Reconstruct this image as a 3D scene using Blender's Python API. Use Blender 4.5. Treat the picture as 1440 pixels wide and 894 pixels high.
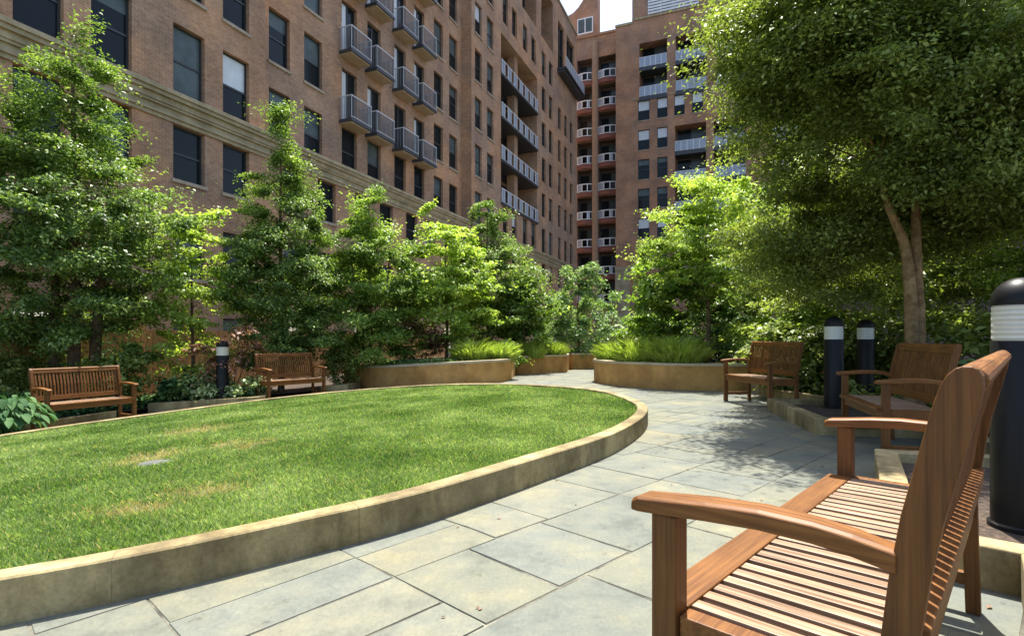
import bpy, math, random
import numpy as np
from mathutils import Vector, Matrix
R = math.radians
random.seed(7)
rng = np.random.default_rng(7)
scene = bpy.context.scene
for o in list(bpy.data.objects):
    bpy.data.objects.remove(o)
C = scene.collection

# ------------------------------------------------------------------ camera, sky, sun, exposure
cam = bpy.data.cameras.new('camera')
cam.sensor_width = 36.0
cam.lens = 36.0 * 770 / 1440
cam.shift_y = (476 - 447) / 1440
cam.clip_start = 0.05
cam.clip_end = 2000
cam_o = bpy.data.objects.new('camera', cam)
C.objects.link(cam_o)
cam_o.location = (0, 0, 1.0)
cam_o.rotation_euler = (R(90), 0, 0)
scene.camera = cam_o

SUN_EL, SUN_X, SUN_Y = 70.0, 0.28, 0.96
world = bpy.data.worlds.new('World')
scene.world = world
world.use_nodes = True
wn = world.node_tree
sky = wn.nodes.new('ShaderNodeTexSky')
sky.sky_type = 'NISHITA'
sky.sun_disc = False
sky.sun_elevation = R(SUN_EL)
sky.sun_rotation = math.atan2(SUN_X, SUN_Y)
sky.air_density = 1.0
sky.dust_density = 2.2
sky.ozone_density = 0.7
wn.links.new(sky.outputs[0], wn.nodes['Background'].inputs[0])
wn.nodes['Background'].inputs[1].default_value = 0.138
sun = bpy.data.lights.new('sun', 'SUN')
sun.energy = 5.0
sun.angle = R(0.53)
sun.color = (1.0, 0.95, 0.86)
sun_o = bpy.data.objects.new('sun', sun)
C.objects.link(sun_o)
_h = math.hypot(SUN_X, SUN_Y)
_d = Vector((SUN_X / _h * math.cos(R(SUN_EL)), SUN_Y / _h * math.cos(R(SUN_EL)), math.sin(R(SUN_EL))))
sun_o.rotation_euler = _d.to_track_quat('Z', 'Y').to_euler()
sun_o.location = (0, 0, 60)
vs = scene.view_settings
vs.view_transform = 'Standard'
vs.look = 'None'
vs.gamma = 1
vs.use_curve_mapping = False
vs.exposure = 1.25
scene.cycles.max_bounces = 6
scene.cycles.diffuse_bounces = 4
scene.cycles.transmission_bounces = 4
scene.cycles.use_denoising = True

# ------------------------------------------------------------------ materials
def new_mat(name):
    m = bpy.data.materials.new(name)
    m.use_nodes = True
    nt = m.node_tree
    b = nt.nodes['Principled BSDF']
    return m, nt, b

def ramp(nt, stops):
    r = nt.nodes.new('ShaderNodeValToRGB')
    e = r.color_ramp.elements
    e[0].position, e[0].color = stops[0][0], (*stops[0][1], 1)
    e[1].position, e[1].color = stops[-1][0], (*stops[-1][1], 1)
    for p, c in stops[1:-1]:
        k = e.new(p)
        k.color = (*c, 1)
    return r

def noise(nt, scale, detail=4, vec=None, rough=0.6):
    n = nt.nodes.new('ShaderNodeTexNoise')
    n.inputs['Scale'].default_value = scale
    n.inputs['Detail'].default_value = detail
    n.inputs['Roughness'].default_value = rough
    if vec is not None:
        nt.links.new(vec, n.inputs['Vector'])
    return n

def coord(nt, kind='Object', scale=None):
    t = nt.nodes.new('ShaderNodeTexCoord')
    o = t.outputs[kind]
    if scale:
        mp = nt.nodes.new('ShaderNodeMapping')
        mp.inputs['Scale'].default_value = scale
        nt.links.new(o, mp.inputs['Vector'])
        o = mp.outputs[0]
    return o

def mixc(nt, fac, a, b, mode='MIX'):
    m = nt.nodes.new('ShaderNodeMix')
    m.data_type = 'RGBA'
    m.blend_type = mode
    for sock, v in ((m.inputs[0], fac), (m.inputs[6], a), (m.inputs[7], b)):
        if hasattr(v, 'links'):
            nt.links.new(v, sock)
        elif isinstance(v, tuple):
            sock.default_value = (*v, 1)
        else:
            sock.default_value = v
    return m.outputs[2]

def bump(nt, b, h, strength=0.3, dist=0.01):
    bp = nt.nodes.new('ShaderNodeBump')
    bp.inputs['Strength'].default_value = strength
    bp.inputs['Distance'].default_value = dist
    nt.links.new(h, bp.inputs['Height'])
    nt.links.new(bp.outputs[0], b.inputs['Normal'])

def simple(name, col, rough=0.6, metal=0.0, var=0.0, vscale=8.0, spec=0.5):
    m, nt, b = new_mat(name)
    b.inputs['Roughness'].default_value = rough
    b.inputs['Metallic'].default_value = metal
    b.inputs['Specular IOR Level'].default_value = spec
    if var:
        n = noise(nt, vscale, 5, coord(nt))
        r = ramp(nt, [(0.25, tuple(c * (1 - var) for c in col)), (0.75, tuple(min(1, c * (1 + var)) for c in col))])
        nt.links.new(n.outputs[0], r.inputs[0])
        nt.links.new(r.outputs[0], b.inputs['Base Color'])
        bump(nt, b, n.outputs[0], 0.15)
    else:
        b.inputs['Base Color'].default_value = (*col, 1)
    return m

def brick_mat(name, c1, c2, mortar, band=True):
    m, nt, b = new_mat(name)
    uv = coord(nt, 'UV')
    br = nt.nodes.new('ShaderNodeTexBrick')
    br.inputs['Scale'].default_value = 1.0
    br.inputs['Brick Width'].default_value = 0.21
    br.inputs['Row Height'].default_value = 0.075
    br.inputs['Mortar Size'].default_value = 0.007
    br.inputs['Color1'].default_value = (*c1, 1)
    br.inputs['Color2'].default_value = (*c2, 1)
    br.inputs['Mortar'].default_value = (*mortar, 1)
    nt.links.new(uv, br.inputs['Vector'])
    n = noise(nt, 0.55, 6, uv)
    r = ramp(nt, [(0.36, (0.74, 0.74, 0.76)), (0.64, (1.2, 1.15, 1.08))])
    nt.links.new(n.outputs[0], r.inputs[0])
    c = mixc(nt, 1.0, br.outputs[0], r.outputs[0], 'MULTIPLY')
    n2 = noise(nt, 6.0, 3, uv)
    r2 = ramp(nt, [(0.3, (0.86, 0.86, 0.86)), (0.7, (1.12, 1.12, 1.12))])
    nt.links.new(n2.outputs[0], r2.inputs[0])
    c = mixc(nt, 1.0, c, r2.outputs[0], 'MULTIPLY')
    n3 = noise(nt, 0.22, 4, uv)
    r3 = ramp(nt, [(0.38, (0.88, 0.95, 1.02)), (0.62, (1.08, 0.98, 0.86))])
    nt.links.new(n3.outputs[0], r3.inputs[0])
    c = mixc(nt, 1.0, c, r3.outputs[0], 'MULTIPLY')
    nt.links.new(c, b.inputs['Base Color'])
    b.inputs['Roughness'].default_value = 0.9
    bump(nt, b, br.outputs[1], -0.25, 0.006)
    return m

def stone_mat(name, dark, light, scale=3.0, stain=0.35, rough=0.85):
    m, nt, b = new_mat(name)
    co = coord(nt)
    n = noise(nt, scale, 8, co, 0.65)
    r = ramp(nt, [(0.37, dark), (0.63, light)])
    nt.links.new(n.outputs[0], r.inputs[0])
    st = noise(nt, 1.0, 6, coord(nt, 'Object', (2.4, 2.4, 0.7)), 0.7)
    rs = ramp(nt, [(0.42, (1 - stain,) * 3), (0.6, (1, 1, 1))])
    nt.links.new(st.outputs[0], rs.inputs[0])
    g = noise(nt, 60, 2, co)
    rg = ramp(nt, [(0.3, (0.85,) * 3), (0.7, (1.12,) * 3)])
    nt.links.new(g.outputs[0], rg.inputs[0])
    c = mixc(nt, 1.0, r.outputs[0], rs.outputs[0], 'MULTIPLY')
    c = mixc(nt, 1.0, c, rg.outputs[0], 'MULTIPLY')
    nt.links.new(c, b.inputs['Base Color'])
    b.inputs['Roughness'].default_value = rough
    bump(nt, b, g.outputs[0], 0.25, 0.004)
    return m

def wood_mat(name, axis, dark, mid, light, rough=0.5):
    m, nt, b = new_mat(name)
    sc = [95.0, 95.0, 95.0]
    sc[axis] = 3.2
    co = coord(nt, 'Object', tuple(sc))
    n = noise(nt, 1.0, 6, co, 0.6)
    r = ramp(nt, [(0.3, dark), (0.5, mid), (0.72, light)])
    nt.links.new(n.outputs[0], r.inputs[0])
    big = noise(nt, 3.5, 3, coord(nt))
    rb = ramp(nt, [(0.3, (0.75, 0.72, 0.7)), (0.7, (1.15, 1.12, 1.1))])
    nt.links.new(big.outputs[0], rb.inputs[0])
    c = mixc(nt, 1.0, r.outputs[0], rb.outputs[0], 'MULTIPLY')
    ri = nt.nodes.new('ShaderNodeNewGeometry')
    rr = ramp(nt, [(0.0, (0.8, 0.8, 0.8)), (1.0, (1.15, 1.12, 1.1))])
    nt.links.new(ri.outputs['Random Per Island'], rr.inputs[0])
    c = mixc(nt, 1.0, c, rr.outputs[0], 'MULTIPLY')
    nt.links.new(c, b.inputs['Base Color'])
    b.inputs['Roughness'].default_value = rough
    b.inputs['Specular IOR Level'].default_value = 0.3
    bump(nt, b, n.outputs[0], 0.35, 0.002)
    return m

def leaf_mat(name, dark, mid, light, trans=0.35, rough=0.45, patch=1.6):
    m, nt, b = new_mat(name)
    geo = nt.nodes.new('ShaderNodeNewGeometry')
    n = noise(nt, patch, 3, coord(nt))
    add = nt.nodes.new('ShaderNodeMath')
    add.operation = 'MULTIPLY_ADD'
    nt.links.new(geo.outputs['Random Per Island'], add.inputs[0])
    add.inputs[1].default_value = 0.55
    sub = nt.nodes.new('ShaderNodeMath')
    sub.operation = 'MULTIPLY_ADD'
    nt.links.new(n.outputs[0], sub.inputs[0])
    sub.inputs[1].default_value = 1.3
    sub.inputs[2].default_value = -0.42
    nt.links.new(sub.outputs[0], add.inputs[2])
    r = ramp(nt, [(0.05, dark), (0.5, mid), (0.95, light)])
    nt.links.new(add.outputs[0], r.inputs[0])
    nt.links.new(r.outputs[0], b.inputs['Base Color'])
    b.inputs['Roughness'].default_value = rough
    b.inputs['Specular IOR Level'].default_value = 0.4
    tr = nt.nodes.new('ShaderNodeBsdfTranslucent')
    warm = mixc(nt, 1.0, r.outputs[0], (1.25, 1.3, 0.55), 'MULTIPLY')
    nt.links.new(warm, tr.inputs['Color'])
    mx = nt.nodes.new('ShaderNodeMixShader')
    mx.inputs[0].default_value = trans
    nt.links.new(b.outputs[0], mx.inputs[1])
    nt.links.new(tr.outputs[0], mx.inputs[2])
    nt.links.new(mx.outputs[0], nt.nodes['Material Output'].inputs[0])
    return m

M = {}
M['brick'] = brick_mat('brown_brick', (0.415, 0.245, 0.15), (0.30, 0.172, 0.108), (0.44, 0.33, 0.23))
M['brick_red'] = brick_mat('red_brown_brick', (0.40, 0.22, 0.135), (0.31, 0.17, 0.105), (0.38, 0.28, 0.2))
M['brick_dark_shade'] = brick_mat('dark_brick_and_bay_shade', (0.17, 0.12, 0.10), (0.13, 0.095, 0.08), (0.16, 0.13, 0.11))  # garden wing brick; also paints recess shade in the tower bays
M['limestone'] = stone_mat('cornice_limestone', (0.33, 0.27, 0.16), (0.47, 0.39, 0.25), 2.0, 0.2)
M['sill'] = stone_mat('sill_stone', (0.33, 0.27, 0.2), (0.45, 0.38, 0.29), 3.0, 0.2)
M['kerb'] = stone_mat('kerb_stone', (0.225, 0.165, 0.066), (0.46, 0.365, 0.18), 3.0, 0.45)
M['planter'] = stone_mat('planter_stone', (0.38, 0.19, 0.05), (0.58, 0.33, 0.105), 2.0, 0.2)
M['coping'] = stone_mat('coping_stone', (0.42, 0.34, 0.22), (0.55, 0.46, 0.32), 2.5, 0.15)
M['wframe'] = simple('window_frame_paint', (0.028, 0.034, 0.036), 0.45)
M['glass'] = simple('window_glass', (0.012, 0.017, 0.019), 0.06, 0, 0, 8, 0.16)
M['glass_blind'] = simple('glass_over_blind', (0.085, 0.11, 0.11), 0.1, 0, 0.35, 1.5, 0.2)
M['glass_white'] = simple('near_white_pane', (0.6, 0.64, 0.66), 0.1, 0, 0.1, 3.0)  # near-white pane colour for door leaves and some upper sashes
M['white'] = simple('white_paint', (0.72, 0.75, 0.78), 0.45)
M['bar'] = simple('grey_bar_paint', (0.17, 0.185, 0.21), 0.45)
M['rail'] = simple('grey_rail_paint', (0.55, 0.57, 0.6), 0.4)
M['slab'] = simple('dark_slab_edge', (0.045, 0.05, 0.06), 0.5)
M['soffit'] = simple('tan_soffit', (0.4, 0.31, 0.2), 0.8, 0, 0.15, 2)
M['pier'] = simple('brown_pier', (0.33, 0.21, 0.13), 0.8, 0, 0.15, 2)
M['redslab'] = simple('red_concrete', (0.22, 0.085, 0.06), 0.8, 0, 0.15, 2)
M['railglass'] = simple('pale_railing_panel', (0.30, 0.35, 0.42), 0.2, 0, 0.15, 1.5)
M['black'] = simple('black_metal', (0.011, 0.011, 0.011), 0.42, 0.0, 0, 8, 0.2)
M['wx'] = wood_mat('teak_along_x', 0, (0.105, 0.038, 0.009), (0.18, 0.074, 0.017), (0.265, 0.12, 0.032))
M['wy'] = wood_mat('teak_along_y', 1, (0.105, 0.038, 0.009), (0.18, 0.074, 0.017), (0.265, 0.12, 0.032))
M['wz'] = wood_mat('teak_along_z', 2, (0.09, 0.033, 0.008), (0.155, 0.064, 0.015), (0.22, 0.097, 0.026))
M['slat'] = wood_mat('sun_bleached_teak', 1, (0.17, 0.098, 0.056), (0.32, 0.215, 0.138), (0.48, 0.365, 0.26), 0.45)
M['fence'] = wood_mat('cedar_boards', 2, (0.26, 0.13, 0.05), (0.45, 0.25, 0.10), (0.58, 0.36, 0.17), 0.7)
M['bark'] = stone_mat('bark', (0.07, 0.045, 0.025), (0.2, 0.13, 0.075), 14, 0.3, 0.95)
M['bark_pale'] = stone_mat('tan_bark', (0.19, 0.11, 0.045), (0.42, 0.28, 0.13), 10, 0.35, 0.95)
M['soil'] = stone_mat('mulch', (0.025, 0.017, 0.011), (0.10, 0.065, 0.042), 30, 0.3, 0.95)
M['ground'] = stone_mat('bare_ground', (0.08, 0.07, 0.055), (0.15, 0.13, 0.1), 1.0, 0.2, 0.95)
M['joint'] = stone_mat('joint_mortar', (0.05, 0.047, 0.036), (0.22, 0.21, 0.16), 3.5, 0.3, 0.95)
M['turf'] = stone_mat('turf', (0.05, 0.08, 0.02), (0.12, 0.16, 0.05), 9, 0.2, 0.95)

m, nt, b = new_mat('lens_acrylic')
wv = nt.nodes.new('ShaderNodeTexWave')
wv.bands_direction = 'Z'
wv.inputs['Scale'].default_value = 14
wv.inputs['Distortion'].default_value = 0.6
nt.links.new(coord(nt), wv.inputs['Vector'])
r_ = ramp(nt, [(0.1, (0.5, 0.5, 0.43)), (0.9, (0.64, 0.64, 0.57))])
nt.links.new(wv.outputs[1], r_.inputs[0])
nt.links.new(r_.outputs[0], b.inputs['Base Color'])
b.inputs['Roughness'].default_value = 0.25
M['lens'] = m

# flagstones: colour of each stone comes from the island's random value
m, nt, b = new_mat('bluestone')
geo = nt.nodes.new('ShaderNodeNewGeometry')
rr = ramp(nt, [(0.0, (0.132, 0.143, 0.126)), (0.3, (0.152, 0.158, 0.127)), (0.55, (0.172, 0.168, 0.122)), (0.8, (0.14, 0.153, 0.136)), (1.0, (0.182, 0.178, 0.134))])
nt.links.new(geo.outputs['Random Per Island'], rr.inputs[0])
cw = coord(nt)
n1 = noise(nt, 2.2, 8, cw, 0.68)
rn = ramp(nt, [(0.34, (0.66, 0.70, 0.72)), (0.46, (0.93, 0.96, 0.96)), (0.56, (1.08, 1.06, 0.98)), (0.68, (1.36, 1.26, 1.0))])
nt.links.new(n1.outputs[0], rn.inputs[0])
c_ = mixc(nt, 1.0, rr.outputs[0], rn.outputs[0], 'MULTIPLY')
n2 = noise(nt, 5.0, 8, cw, 0.75)
rn2 = ramp(nt, [(0.30, (0.5, 0.5, 0.48)), (0.41, (0.93, 0.93, 0.93)), (0.56, (1, 1, 1)), (0.70, (1.22, 1.2, 1.14))])
nt.links.new(n2.outputs[0], rn2.inputs[0])
c_ = mixc(nt, 1.0, c_, rn2.outputs[0], 'MULTIPLY')
n3 = noise(nt, 70.0, 3, cw, 0.7)
rn3 = ramp(nt, [(0.3, (0.86, 0.86, 0.86)), (0.7, (1.1, 1.1, 1.1))])
nt.links.new(n3.outputs[0], rn3.inputs[0])
c_ = mixc(nt, 1.0, c_, rn3.outputs[0], 'MULTIPLY')
nt.links.new(c_, b.inputs['Base Color'])
b.inputs['Roughness'].default_value = 0.75
b.inputs['Specular IOR Level'].default_value = 0.3
bump(nt, b, n2.outputs[0], 0.45, 0.012)
M['flag'] = m

M['leaf_left'] = leaf_mat('leaf_deep_green', (0.018, 0.05, 0.012), (0.14, 0.235, 0.055), (0.42, 0.54, 0.17), 0.42)
M['leaf_mid'] = leaf_mat('leaf_mid_green', (0.03, 0.075, 0.016), (0.18, 0.295, 0.055), (0.48, 0.6, 0.15), 0.45)
M['leaf_yellow'] = leaf_mat('leaf_yellow_green', (0.1, 0.19, 0.03), (0.34, 0.47, 0.1), (0.62, 0.69, 0.22), 0.5)
M['leaf_blue'] = leaf_mat('leaf_pale_green', (0.05, 0.115, 0.035), (0.19, 0.315, 0.115), (0.44, 0.56, 0.26), 0.38)
M['leaf_dark'] = leaf_mat('leaf_canopy', (0.06, 0.085, 0.018), (0.21, 0.275, 0.07), (0.42, 0.5, 0.16), 0.45)
M['leaf_red'] = leaf_mat('leaf_red_maple', (0.14, 0.06, 0.04), (0.34, 0.17, 0.12), (0.58, 0.36, 0.28), 0.35)
M['leaf_dry'] = leaf_mat('leaf_dry_brown', (0.09, 0.055, 0.035), (0.2, 0.12, 0.08), (0.32, 0.2, 0.14), 0.25)
M['leaf_var'] = leaf_mat('leaf_variegated', (0.09, 0.17, 0.05), (0.26, 0.36, 0.14), (0.52, 0.58, 0.32), 0.3)
M['leaf_hosta'] = leaf_mat('leaf_hosta', (0.018, 0.055, 0.02), (0.05, 0.125, 0.04), (0.16, 0.27, 0.11), 0.22, 0.65)
M['leaf_hosta'].node_tree.nodes['Principled BSDF'].inputs['Specular IOR Level'].default_value = 0.12
M['blade_bright'] = leaf_mat('blade_bright', (0.2, 0.3, 0.045), (0.38, 0.5, 0.1), (0.6, 0.7, 0.24), 0.45)

m = leaf_mat('lawn_blades', (0.05, 0.12, 0.024), (0.195, 0.31, 0.088), (0.54, 0.63, 0.33), 0.4, 0.42, 1.1)
nt = m.node_tree
M['lawn'] = m
M['lawn_dry'] = leaf_mat('dry_lawn_blades', (0.26, 0.2, 0.08), (0.5, 0.42, 0.2), (0.66, 0.58, 0.33), 0.3, 0.6, 2)

# ------------------------------------------------------------------ helpers
def gz(x):
    t = max(0.0, -x)
    return -0.07 * t * t / (t + 1)

def gza(x):
    t = np.maximum(0.0, -x)
    return -0.07 * t * t / (t + 1)

class MB:
    def __init__(s):
        s.v = []; s.f = []; s.m = []; s.uv = []
    def face(s, pts, mi=0, uv=None):
        i = len(s.v)
        s.v.extend([tuple(p) for p in pts])
        s.f.append(tuple(range(i, i + len(pts))))
        s.m.append(mi)
        s.uv.append(uv)
    def box(s, c, d, mi=0, rz=0.0, mat=None):
        hx, hy, hz = d[0] / 2, d[1] / 2, d[2] / 2
        i = len(s.v)
        for dz in (-hz, hz):
            for dx, dy in ((-hx, -hy), (hx, -hy), (hx, hy), (-hx, hy)):
                if mat is not None:
                    p = mat @ Vector((dx, dy, dz))
                    s.v.append((c[0] + p.x, c[1] + p.y, c[2] + p.z))
                else:
                    cs, sn = math.cos(rz), math.sin(rz)
                    s.v.append((c[0] + dx * cs - dy * sn, c[1] + dx * sn + dy * cs, c[2] + dz))
        for q in ((3, 2, 1, 0), (4, 5, 6, 7), (0, 1, 5, 4), (1, 2, 6, 5), (2, 3, 7, 6), (3, 0, 4, 7)):
            s.f.append(tuple(i + k for k in q)); s.m.append(mi); s.uv.append(None)
    def loft(s, rings, mi=0, cap=True):
        n = len(rings[0]); i0 = len(s.v)
        for r in rings:
            s.v.extend([tuple(p) for p in r])
        for k in range(len(rings) - 1):
            for j in range(n):
                a = i0 + k * n + j; b2 = i0 + k * n + (j + 1) % n
                s.f.append((a, b2, b2 + n, a + n)); s.m.append(mi); s.uv.append(None)
        if cap:
            s.f.append(tuple(i0 + j for j in reversed(range(n)))); s.m.append(mi); s.uv.append(None)
            e = i0 + (len(rings) - 1) * n
            s.f.append(tuple(e + j for j in range(n))); s.m.append(mi); s.uv.append(None)
    def lathe(s, prof, n=32, c=(0, 0, 0), mi=0):
        s.loft([[(c[0] + r * math.cos(2 * math.pi * j / n), c[1] + r * math.sin(2 * math.pi * j / n), c[2] + z) for j in range(n)] for r, z in prof], mi)
    def tube(s, pts, rad, n=8, mi=0):
        rings = []
        up = Vector((0.31, 0.17, 0.93))
        pts = [Vector(p) for p in pts]
        for k, p in enumerate(pts):
            d = (pts[min(k + 1, len(pts) - 1)] - pts[max(k - 1, 0)]).normalized()
            a = d.cross(up)
            if a.length < 1e-3:
                a = d.cross(Vector((1, 0, 0)))
            a.normalize(); b2 = d.cross(a)
            rings.append([p + (a * math.cos(2 * math.pi * j / n) + b2 * math.sin(2 * math.pi * j / n)) * rad[k] for j in range(n)])
        s.loft(rings, mi)
    def build(s, name, mats, parent=None, smooth=False, bevel=0.0, xf=None):
        me = bpy.data.meshes.new(name)
        vv = s.v
        if xf is not None:
            vv = [tuple(xf @ Vector(p)) for p in vv]
        me.from_pydata(vv, [], s.f)
        for mm in (mats if isinstance(mats, (list, tuple)) else [mats]):
            me.materials.append(mm)
        me.polygons.foreach_set('material_index', s.m)
        if any(u is not None for u in s.uv):
            ul = me.uv_layers.new(name='UVMap')
            flat = []
            for f_, u in zip(s.f, s.uv):
                for k in range(len(f_)):
                    flat.extend(u[k] if u is not None else (0.0, 0.0))
            ul.data.foreach_set('uv', flat)
        if smooth:
            me.polygons.foreach_set('use_smooth', [True] * len(s.f))
        me.update()
        o = bpy.data.objects.new(name, me)
        C.objects.link(o)
        if bevel:
            md = o.modifiers.new('bevel', 'BEVEL')
            md.width = bevel; md.segments = 2; md.limit_method = 'ANGLE'; md.angle_limit = R(40)
        if smooth:
            try:
                me.set_sharp_from_angle(angle=R(40))
            except Exception:
                pass
        if parent is not None:
            o.parent = parent
        return o

def tag(o, label=None, cat=None, group=None, kind=None):
    if label: o['label'] = label
    if cat: o['category'] = cat
    if group: o['group'] = group
    if kind: o['kind'] = kind
    return o

def empty(name, loc=(0, 0, 0), rz=0.0):
    o = bpy.data.objects.new(name, None)
    o.empty_display_size = 0.2
    o.location = loc
    o.rotation_euler = (0, 0, rz)
    C.objects.link(o)
    return o

def copy_tree(o, parent=None):
    c = o.copy()
    C.objects.link(c)
    if parent is not None:
        c.parent = parent
    for ch in list(o.children):
        copy_tree(ch, c)
    return c

def leaf_mesh(name, P, N, T, L, W, mat, parent=None, fold=0.18):
    """one bent four-sided leaf per point: P positions, N normals, T growing directions"""
    n = len(P)
    T = T - N * np.sum(T * N, 1, keepdims=True)
    T /= np.linalg.norm(T, axis=1, keepdims=True) + 1e-9
    B = np.cross(N, T)
    L = L[:, None]; W = W[:, None]
    v = np.empty((n, 4, 3), np.float32)
    v[:, 0] = P - T * L * 0.5
    v[:, 1] = P + B * W * 0.5 + N * W * fold
    v[:, 2] = P + T * L * 0.5 - N * L * 0.12
    v[:, 3] = P - B * W * 0.5 + N * W * fold
    me = bpy.data.meshes.new(name)
    me.vertices.add(n * 4)
    me.vertices.foreach_set('co', v.reshape(-1))
    me.loops.add(n * 4)
    me.loops.foreach_set('vertex_index', np.arange(n * 4, dtype=np.int32))
    me.polygons.add(n)
    me.polygons.foreach_set('loop_start', np.arange(0, n * 4, 4, dtype=np.int32))
    me.polygons.foreach_set('loop_total', np.full(n, 4, np.int32))
    me.materials.append(mat)
    me.update(calc_edges=True)
    o = bpy.data.objects.new(name, me)
    C.objects.link(o)
    if parent is not None:
        o.parent = parent
    return o

# ------------------------------------------------------------------ ground, paving, lawn
g = MB()
xs = [-600, -60, -14] + list(np.linspace(-13, 0.5, 28)) + [8, 60, 600]
ys = [-400, -30, 0, 10, 30, 80, 800]
for a in range(len(xs) - 1):
    for c in range(len(ys) - 1):
        def q(x, y): return (x, y, gz(max(x, -13)) - 0.03)
        g.face([q(xs[a], ys[c]), q(xs[a + 1], ys[c]), q(xs[a + 1], ys[c + 1]), q(xs[a], ys[c + 1])])
tag(g.build('ground', M['ground']), kind='structure')

jt = MB()
px_ = list(np.linspace(-11.5, 0, 24)) + [8.0]
for a in range(len(px_) - 1):
    jt.face([(px_[a], -3, gz(px_[a]) - 0.003), (px_[a + 1], -3, gz(px_[a + 1]) - 0.003), (px_[a + 1], 26, gz(px_[a + 1]) - 0.003), (px_[a], 26, gz(px_[a]) - 0.003)])
tag(jt.build('paving_bed', M['joint']), kind='structure')

rs = random.Random(3)
fl = MB()
ang = R(45)
ca, sa = math.cos(ang), math.sin(ang)
vrow = -20.0
while vrow < 14:
    hrow = rs.choice([0.42, 0.5, 0.58, 0.64])
    u = -9.0 + rs.random()
    while u < 26:
        w = rs.choice([0.4, 0.52, 0.6, 0.68, 0.76, 0.86])
        cells = [(u, vrow, w, hrow)]
        if hrow > 0.57 and rs.random() < 0.18:
            k = rs.uniform(0.4, 0.6)
            cells = [(u, vrow, w, hrow * k), (u, vrow + hrow * k, w, hrow * (1 - k))]
        for (cu, cv, cw_, ch_) in cells:
            gp = 0.003 + rs.random() * 0.004
            cx_, cy_ = (cu + cw_ / 2), (cv + ch_ / 2)
            wx, wy = cx_ * ca - cy_ * sa, cx_ * sa + cy_ * ca
            if not (-11 < wx < 7.8 and -2.6 < wy < 25.5):
                continue
            pts = []
            for (a_, b_) in ((cu + gp, cv + gp), (cu + cw_ - gp, cv + gp), (cu + cw_ - gp, cv + ch_ - gp), (cu + gp, cv + ch_ - gp)):
                a_ += rs.uniform(-0.006, 0.006); b_ += rs.uniform(-0.006, 0.006)
                pts.append((a_ * ca - b_ * sa, a_ * sa + b_ * ca))
            dz = rs.uniform(-0.0015, 0.0015)
            i = len(fl.v)
            cxm = sum(p[0] for p in pts) / 4; cym = sum(p[1] for p in pts) / 4
            for p in pts:
                fl.v.append((p[0], p[1], gz(p[0]) - 0.006 + dz))
            for p in pts:
                d_ = Vector((cxm - p[0], cym - p[1])).normalized() * 0.0035
                fl.v.append((p[0] + d_.x, p[1] + d_.y, gz(p[0]) + dz))
            for k in range(4):
                fl.f.append((i + k, i + (k + 1) % 4, i + 4 + (k + 1) % 4, i + 4 + k)); fl.m.append(0); fl.uv.append(None)
            fl.f.append((i + 4, i + 5, i + 6, i + 7)); fl.m.append(0); fl.uv.append(None)
        u += w
    vrow += hrow
tag(fl.build('paving', M['flag']), kind='structure')

OV = [(-2.75, 1.80), (-1.95, 2.08), (-1.52, 2.27), (-1.05, 2.56), (-0.46, 3.01), (0.24, 3.86), (0.94, 4.86), (1.50, 6.10), (1.69, 7.20), (1.48, 8.70),
      (0.75, 9.6), (-0.3, 10.15), (-1.6, 10.62), (-3.1, 10.5), (-4.35, 9.85), (-5.55, 8.45), (-6.45, 7.0), (-6.75, 5.4), (-6.45, 3.8), (-5.6, 2.6), (-4.55, 1.9), (-3.6, 1.68)]

def catmull(pts, n=8, closed=True):
    out = []
    m_ = len(pts)
    rngk = range(m_) if closed else range(m_ - 1)
    for k in rngk:
        if closed:
            p = [Vector(pts[(k + j - 1) % m_]) for j in range(4)]
        else:
            p = [Vector(pts[min(max(k + j - 1, 0), m_ - 1)]) for j in range(4)]
        for s_ in range(n):
            t = s_ / n
            out.append(0.5 * ((2 * p[1]) + (p[2] - p[0]) * t + (2 * p[0] - 5 * p[1] + 4 * p[2] - p[3]) * t * t + (3 * p[1] - p[0] - 3 * p[2] + p[3]) * t ** 3))
    if not closed:
        out.append(Vector(pts[-1]))
    return out

def offset_poly(pts, d, closed=True):
    n = len(pts); out = []
    for k in range(n):
        if closed:
            a, b2 = pts[k - 1], pts[(k + 1) % n]
        else:
            a, b2 = pts[max(k - 1, 0)], pts[min(k + 1, n - 1)]
        t = (b2 - a).normalized()
        out.append(pts[k] + Vector((-t.y, t.x)) * d)
    return out

ov = catmull(OV, 8)
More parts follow.
